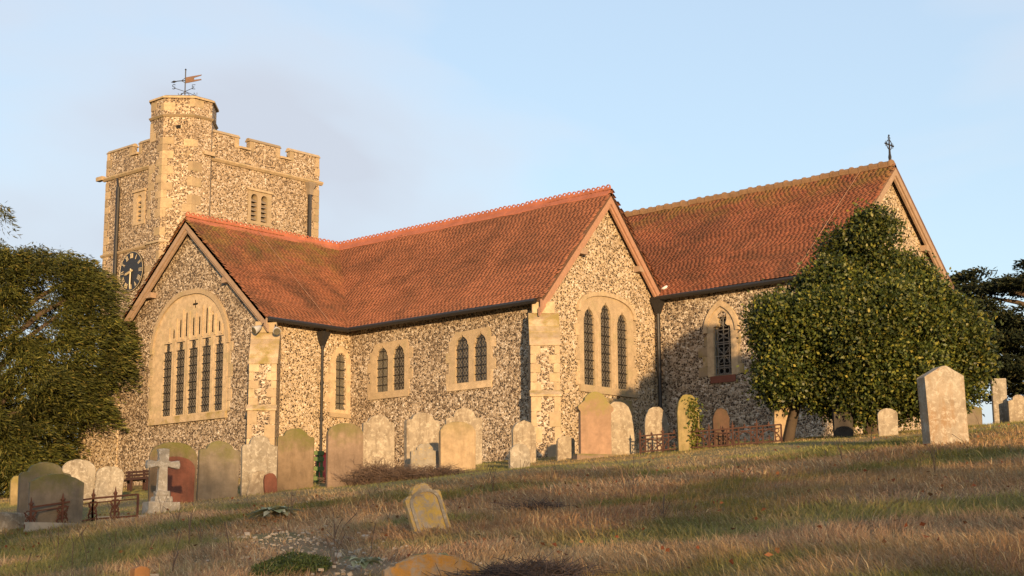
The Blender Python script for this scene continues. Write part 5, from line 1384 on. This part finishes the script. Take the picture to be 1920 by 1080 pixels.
# ------------------------------------------------------------------ grass
def grass_band(d0, d1, dens, ln, wd, seg):
    N = int((d1 * d1 - d0 * d0) * 0.40 * dens)
    D = np.sqrt(rng.uniform(d0 * d0, d1 * d1, N)); X = rng.uniform(-0.40, 0.40, N) * D
    x = CAM.x + X * RT[0] + D * FH[0]; y = CAM.y + X * RT[1] + D * FH[1]
    # clumping and bare earth
    cl = fbm(x * 0.9, y * 0.9, 21, 3)
    bare_u = ((x - 21.6) * 5.9 + (y + 20.7) * -3.6) / (5.9 ** 2 + 3.6 ** 2); bx_ = x - 21.6 - 5.9 * bare_u; by_ = y + 20.7 + 3.6 * bare_u
    bare = (bare_u > -0.02) & (bare_u < 1.05) & (np.hypot(bx_, by_) < 0.34 + 0.3 * (cl - 0.5))
    inside = ((x > -8) & (x < 0.0) & (y > -3.5)) | ((x > -1) & (x < 8.3) & (y > -0.05)) | ((x > 8) & (x < 14.5) & (y > 5.4)) | (x < -9)
    keep = (~inside) & ~(bare & (rng.random(N) < 0.92)) & (rng.random(N) < 0.35 + 1.1 * cl)
    x, y, X, D, cl = x[keep], y[keep], X[keep], D[keep], cl[keep]; n = len(x)
    z = ground(x, y)
    mown = np.clip((D - 27.5 - 0.12 * X) / 3.0, 0, 1)           # shorter, greener turf round the church
    mown = np.clip(mown + (X > 2) * np.clip((D - 23 + 0.1 * X) / 5.0, 0, 1) * 0.6, 0, 1)
    lg = fbm(x * 0.35 + 9, y * 0.35, 33, 3)
    tus = fbm(x * 2.2 + 3, y * 2.2, 37, 2)
    L_ = ln * rng.uniform(0.5, 1.25, n) * (1 - 0.48 * mown) * (0.30 + 0.55 * lg + 1.0 * tus)
    th = (fbm(x * 0.3, y * 0.3, 51, 3) - 0.5) * 9.0 + math.pi * 0.93 + rng.normal(0, 0.95, n)     # wind-laid direction in the (right, depth) frame
    dx = np.cos(th); dz = np.sin(th)
    hx = dx * RT[0] + dz * FH[0]; hy = dx * RT[1] + dz * FH[1]
    h = np.stack([hx, hy, np.zeros(n)], 1)
    lean = np.clip(rng.normal(1.38, 0.36, n), 0.1, 1.75)
    up = np.array([0, 0, 1.0])
    b = np.stack([x, y, z - 0.015], 1)
    v1 = h * np.sin(lean * 0.68)[:, None] + up * np.cos(lean * 0.68)[:, None]
    v2 = h * np.sin(np.minimum(lean * 1.3, 1.85))[:, None] + up * np.cos(np.minimum(lean * 1.3, 1.85))[:, None]
    sd = np.cross(h, up); sd = sd * np.cos(rng.normal(0, .6, n))[:, None] + h * np.sin(rng.normal(0, .6, n))[:, None]
    W = wd * rng.uniform(0.6, 1.4, n)[:, None]
    m = b + v1 * (L_ * 0.5)[:, None]; t_ = m + v2 * (L_ * 0.5)[:, None]
    g = np.clip((fbm(x * 0.55 + 4, y * 0.55, 71, 4) - 0.45) * 5.5, 0, 1) * 0.85 + 0.45 * mown + rng.normal(0, 0.14, n)
    gl = np.clip((-X - 5) / 5, 0, 1) * np.clip((20 - D) / 6, 0, 1) * 0.5
    g = np.clip(g + gl, 0, 1)[:, None]
    pk = fbm(x * 0.6, y * 0.6 + 40, 91, 3)[:, None]
    dry = np.array([0.36, 0.235, 0.115]) * (1 - pk) + np.array([0.30, 0.165, 0.095]) * pk
    straw = rng.random((n, 1)) < 0.14
    dry = np.where(straw, np.array([0.48, 0.36, 0.20]), dry)
    grn = np.array([0.15, 0.145, 0.036]) * (1 - 0.5 * mown[:, None]) + np.array([0.24, 0.22, 0.08]) * 0.5 * mown[:, None]
    c = (dry * (1 - g) + grn * g) * rng.uniform(0.95, 1.65, (n, 1))
    if seg == 2:
        Vv = np.stack([b - sd * W / 2, b + sd * W / 2, m + sd * W * 0.42, m - sd * W * 0.42, t_], 1).reshape(-1, 3)
        k = (np.arange(n) * 5)[:, None]
        Fv = np.concatenate([k + np.array([[0, 1, 2]]), k + np.array([[0, 2, 3]]), k + np.array([[3, 2, 4]])])
        return Vv, Fv, np.repeat(c, 5, 0)
    Vv = np.stack([b - sd * W / 2, b + sd * W / 2, (m + t_) / 2], 1).reshape(-1, 3)
    return Vv, np.arange(n * 3).reshape(n, 3), np.repeat(c, 3, 0)
GM = leafmat('grass_blade', 0.3, 0.75, 0.15)
gdat = merge([grass_band(9.0, 14, 3900, 0.15, 0.0042, 2), grass_band(14, 21, 2050, 0.155, 0.0064, 2), grass_band(21, 30, 870, 0.17, 0.0102, 2), grass_band(30, 48, 880, 0.20, 0.0135, 1)])
o = add_mesh('grass', gdat, GM); tag(o, 'long wind-laid dry grass covering the slope', 'grass', kind='stuff')

# fallen leaves and taller dead stalks
n = 420; D = rng.uniform(11, 30, n); X = rng.uniform(-0.38, 0.38, n) * D
x = CAM.x + X * RT[0] + D * FH[0]; y = CAM.y + X * RT[1] + D * FH[1]
dd = unit_rand(n); dd[:, 2] *= 0.25; dd /= np.linalg.norm(dd, axis=1)[:, None]
o = add_mesh('fallen_leaves', leaves(np.stack([x, y, ground(x, y) + 0.07], 1), dd, rng.uniform(0.035, 0.07, n), rng.uniform(0.03, 0.05, n), pal(n, [(0.20, 0.065, 0.03), (0.26, 0.11, 0.05), (0.13, 0.06, 0.03)], [2, 1, 2])), LEAFP); tag(o, 'scattered red-brown fallen leaves on the grass', 'leaves', kind='stuff')
mb = MB(); r2 = random.Random(12)
for i in range(70):
    D_ = r2.uniform(14, 31); X_ = r2.uniform(-0.34, 0.36) * D_; x_ = CAM.x + X_ * RT[0] + D_ * FH[0]; y_ = CAM.y + X_ * RT[1] + D_ * FH[1]; p0 = Vector((x_, y_, gz(x_, y_)))
    for j in range(r2.randint(1, 4)):
        h_ = r2.uniform(0.15, 0.42); l_ = Vector((r2.gauss(0, 0.1), r2.gauss(0, 0.1), 0)); mb.tube([p0, p0 + l_ * 0.4 + Vector((0, 0, h_ * 0.6)), p0 + l_ + Vector((0, 0, h_))], [0.004, 0.0035, 0.005], 3)
o = mb.build('dead_stalks', M['twig'], None, False, False); tag(o, 'thin dead weed stalks standing in the grass', 'weeds', kind='stuff')
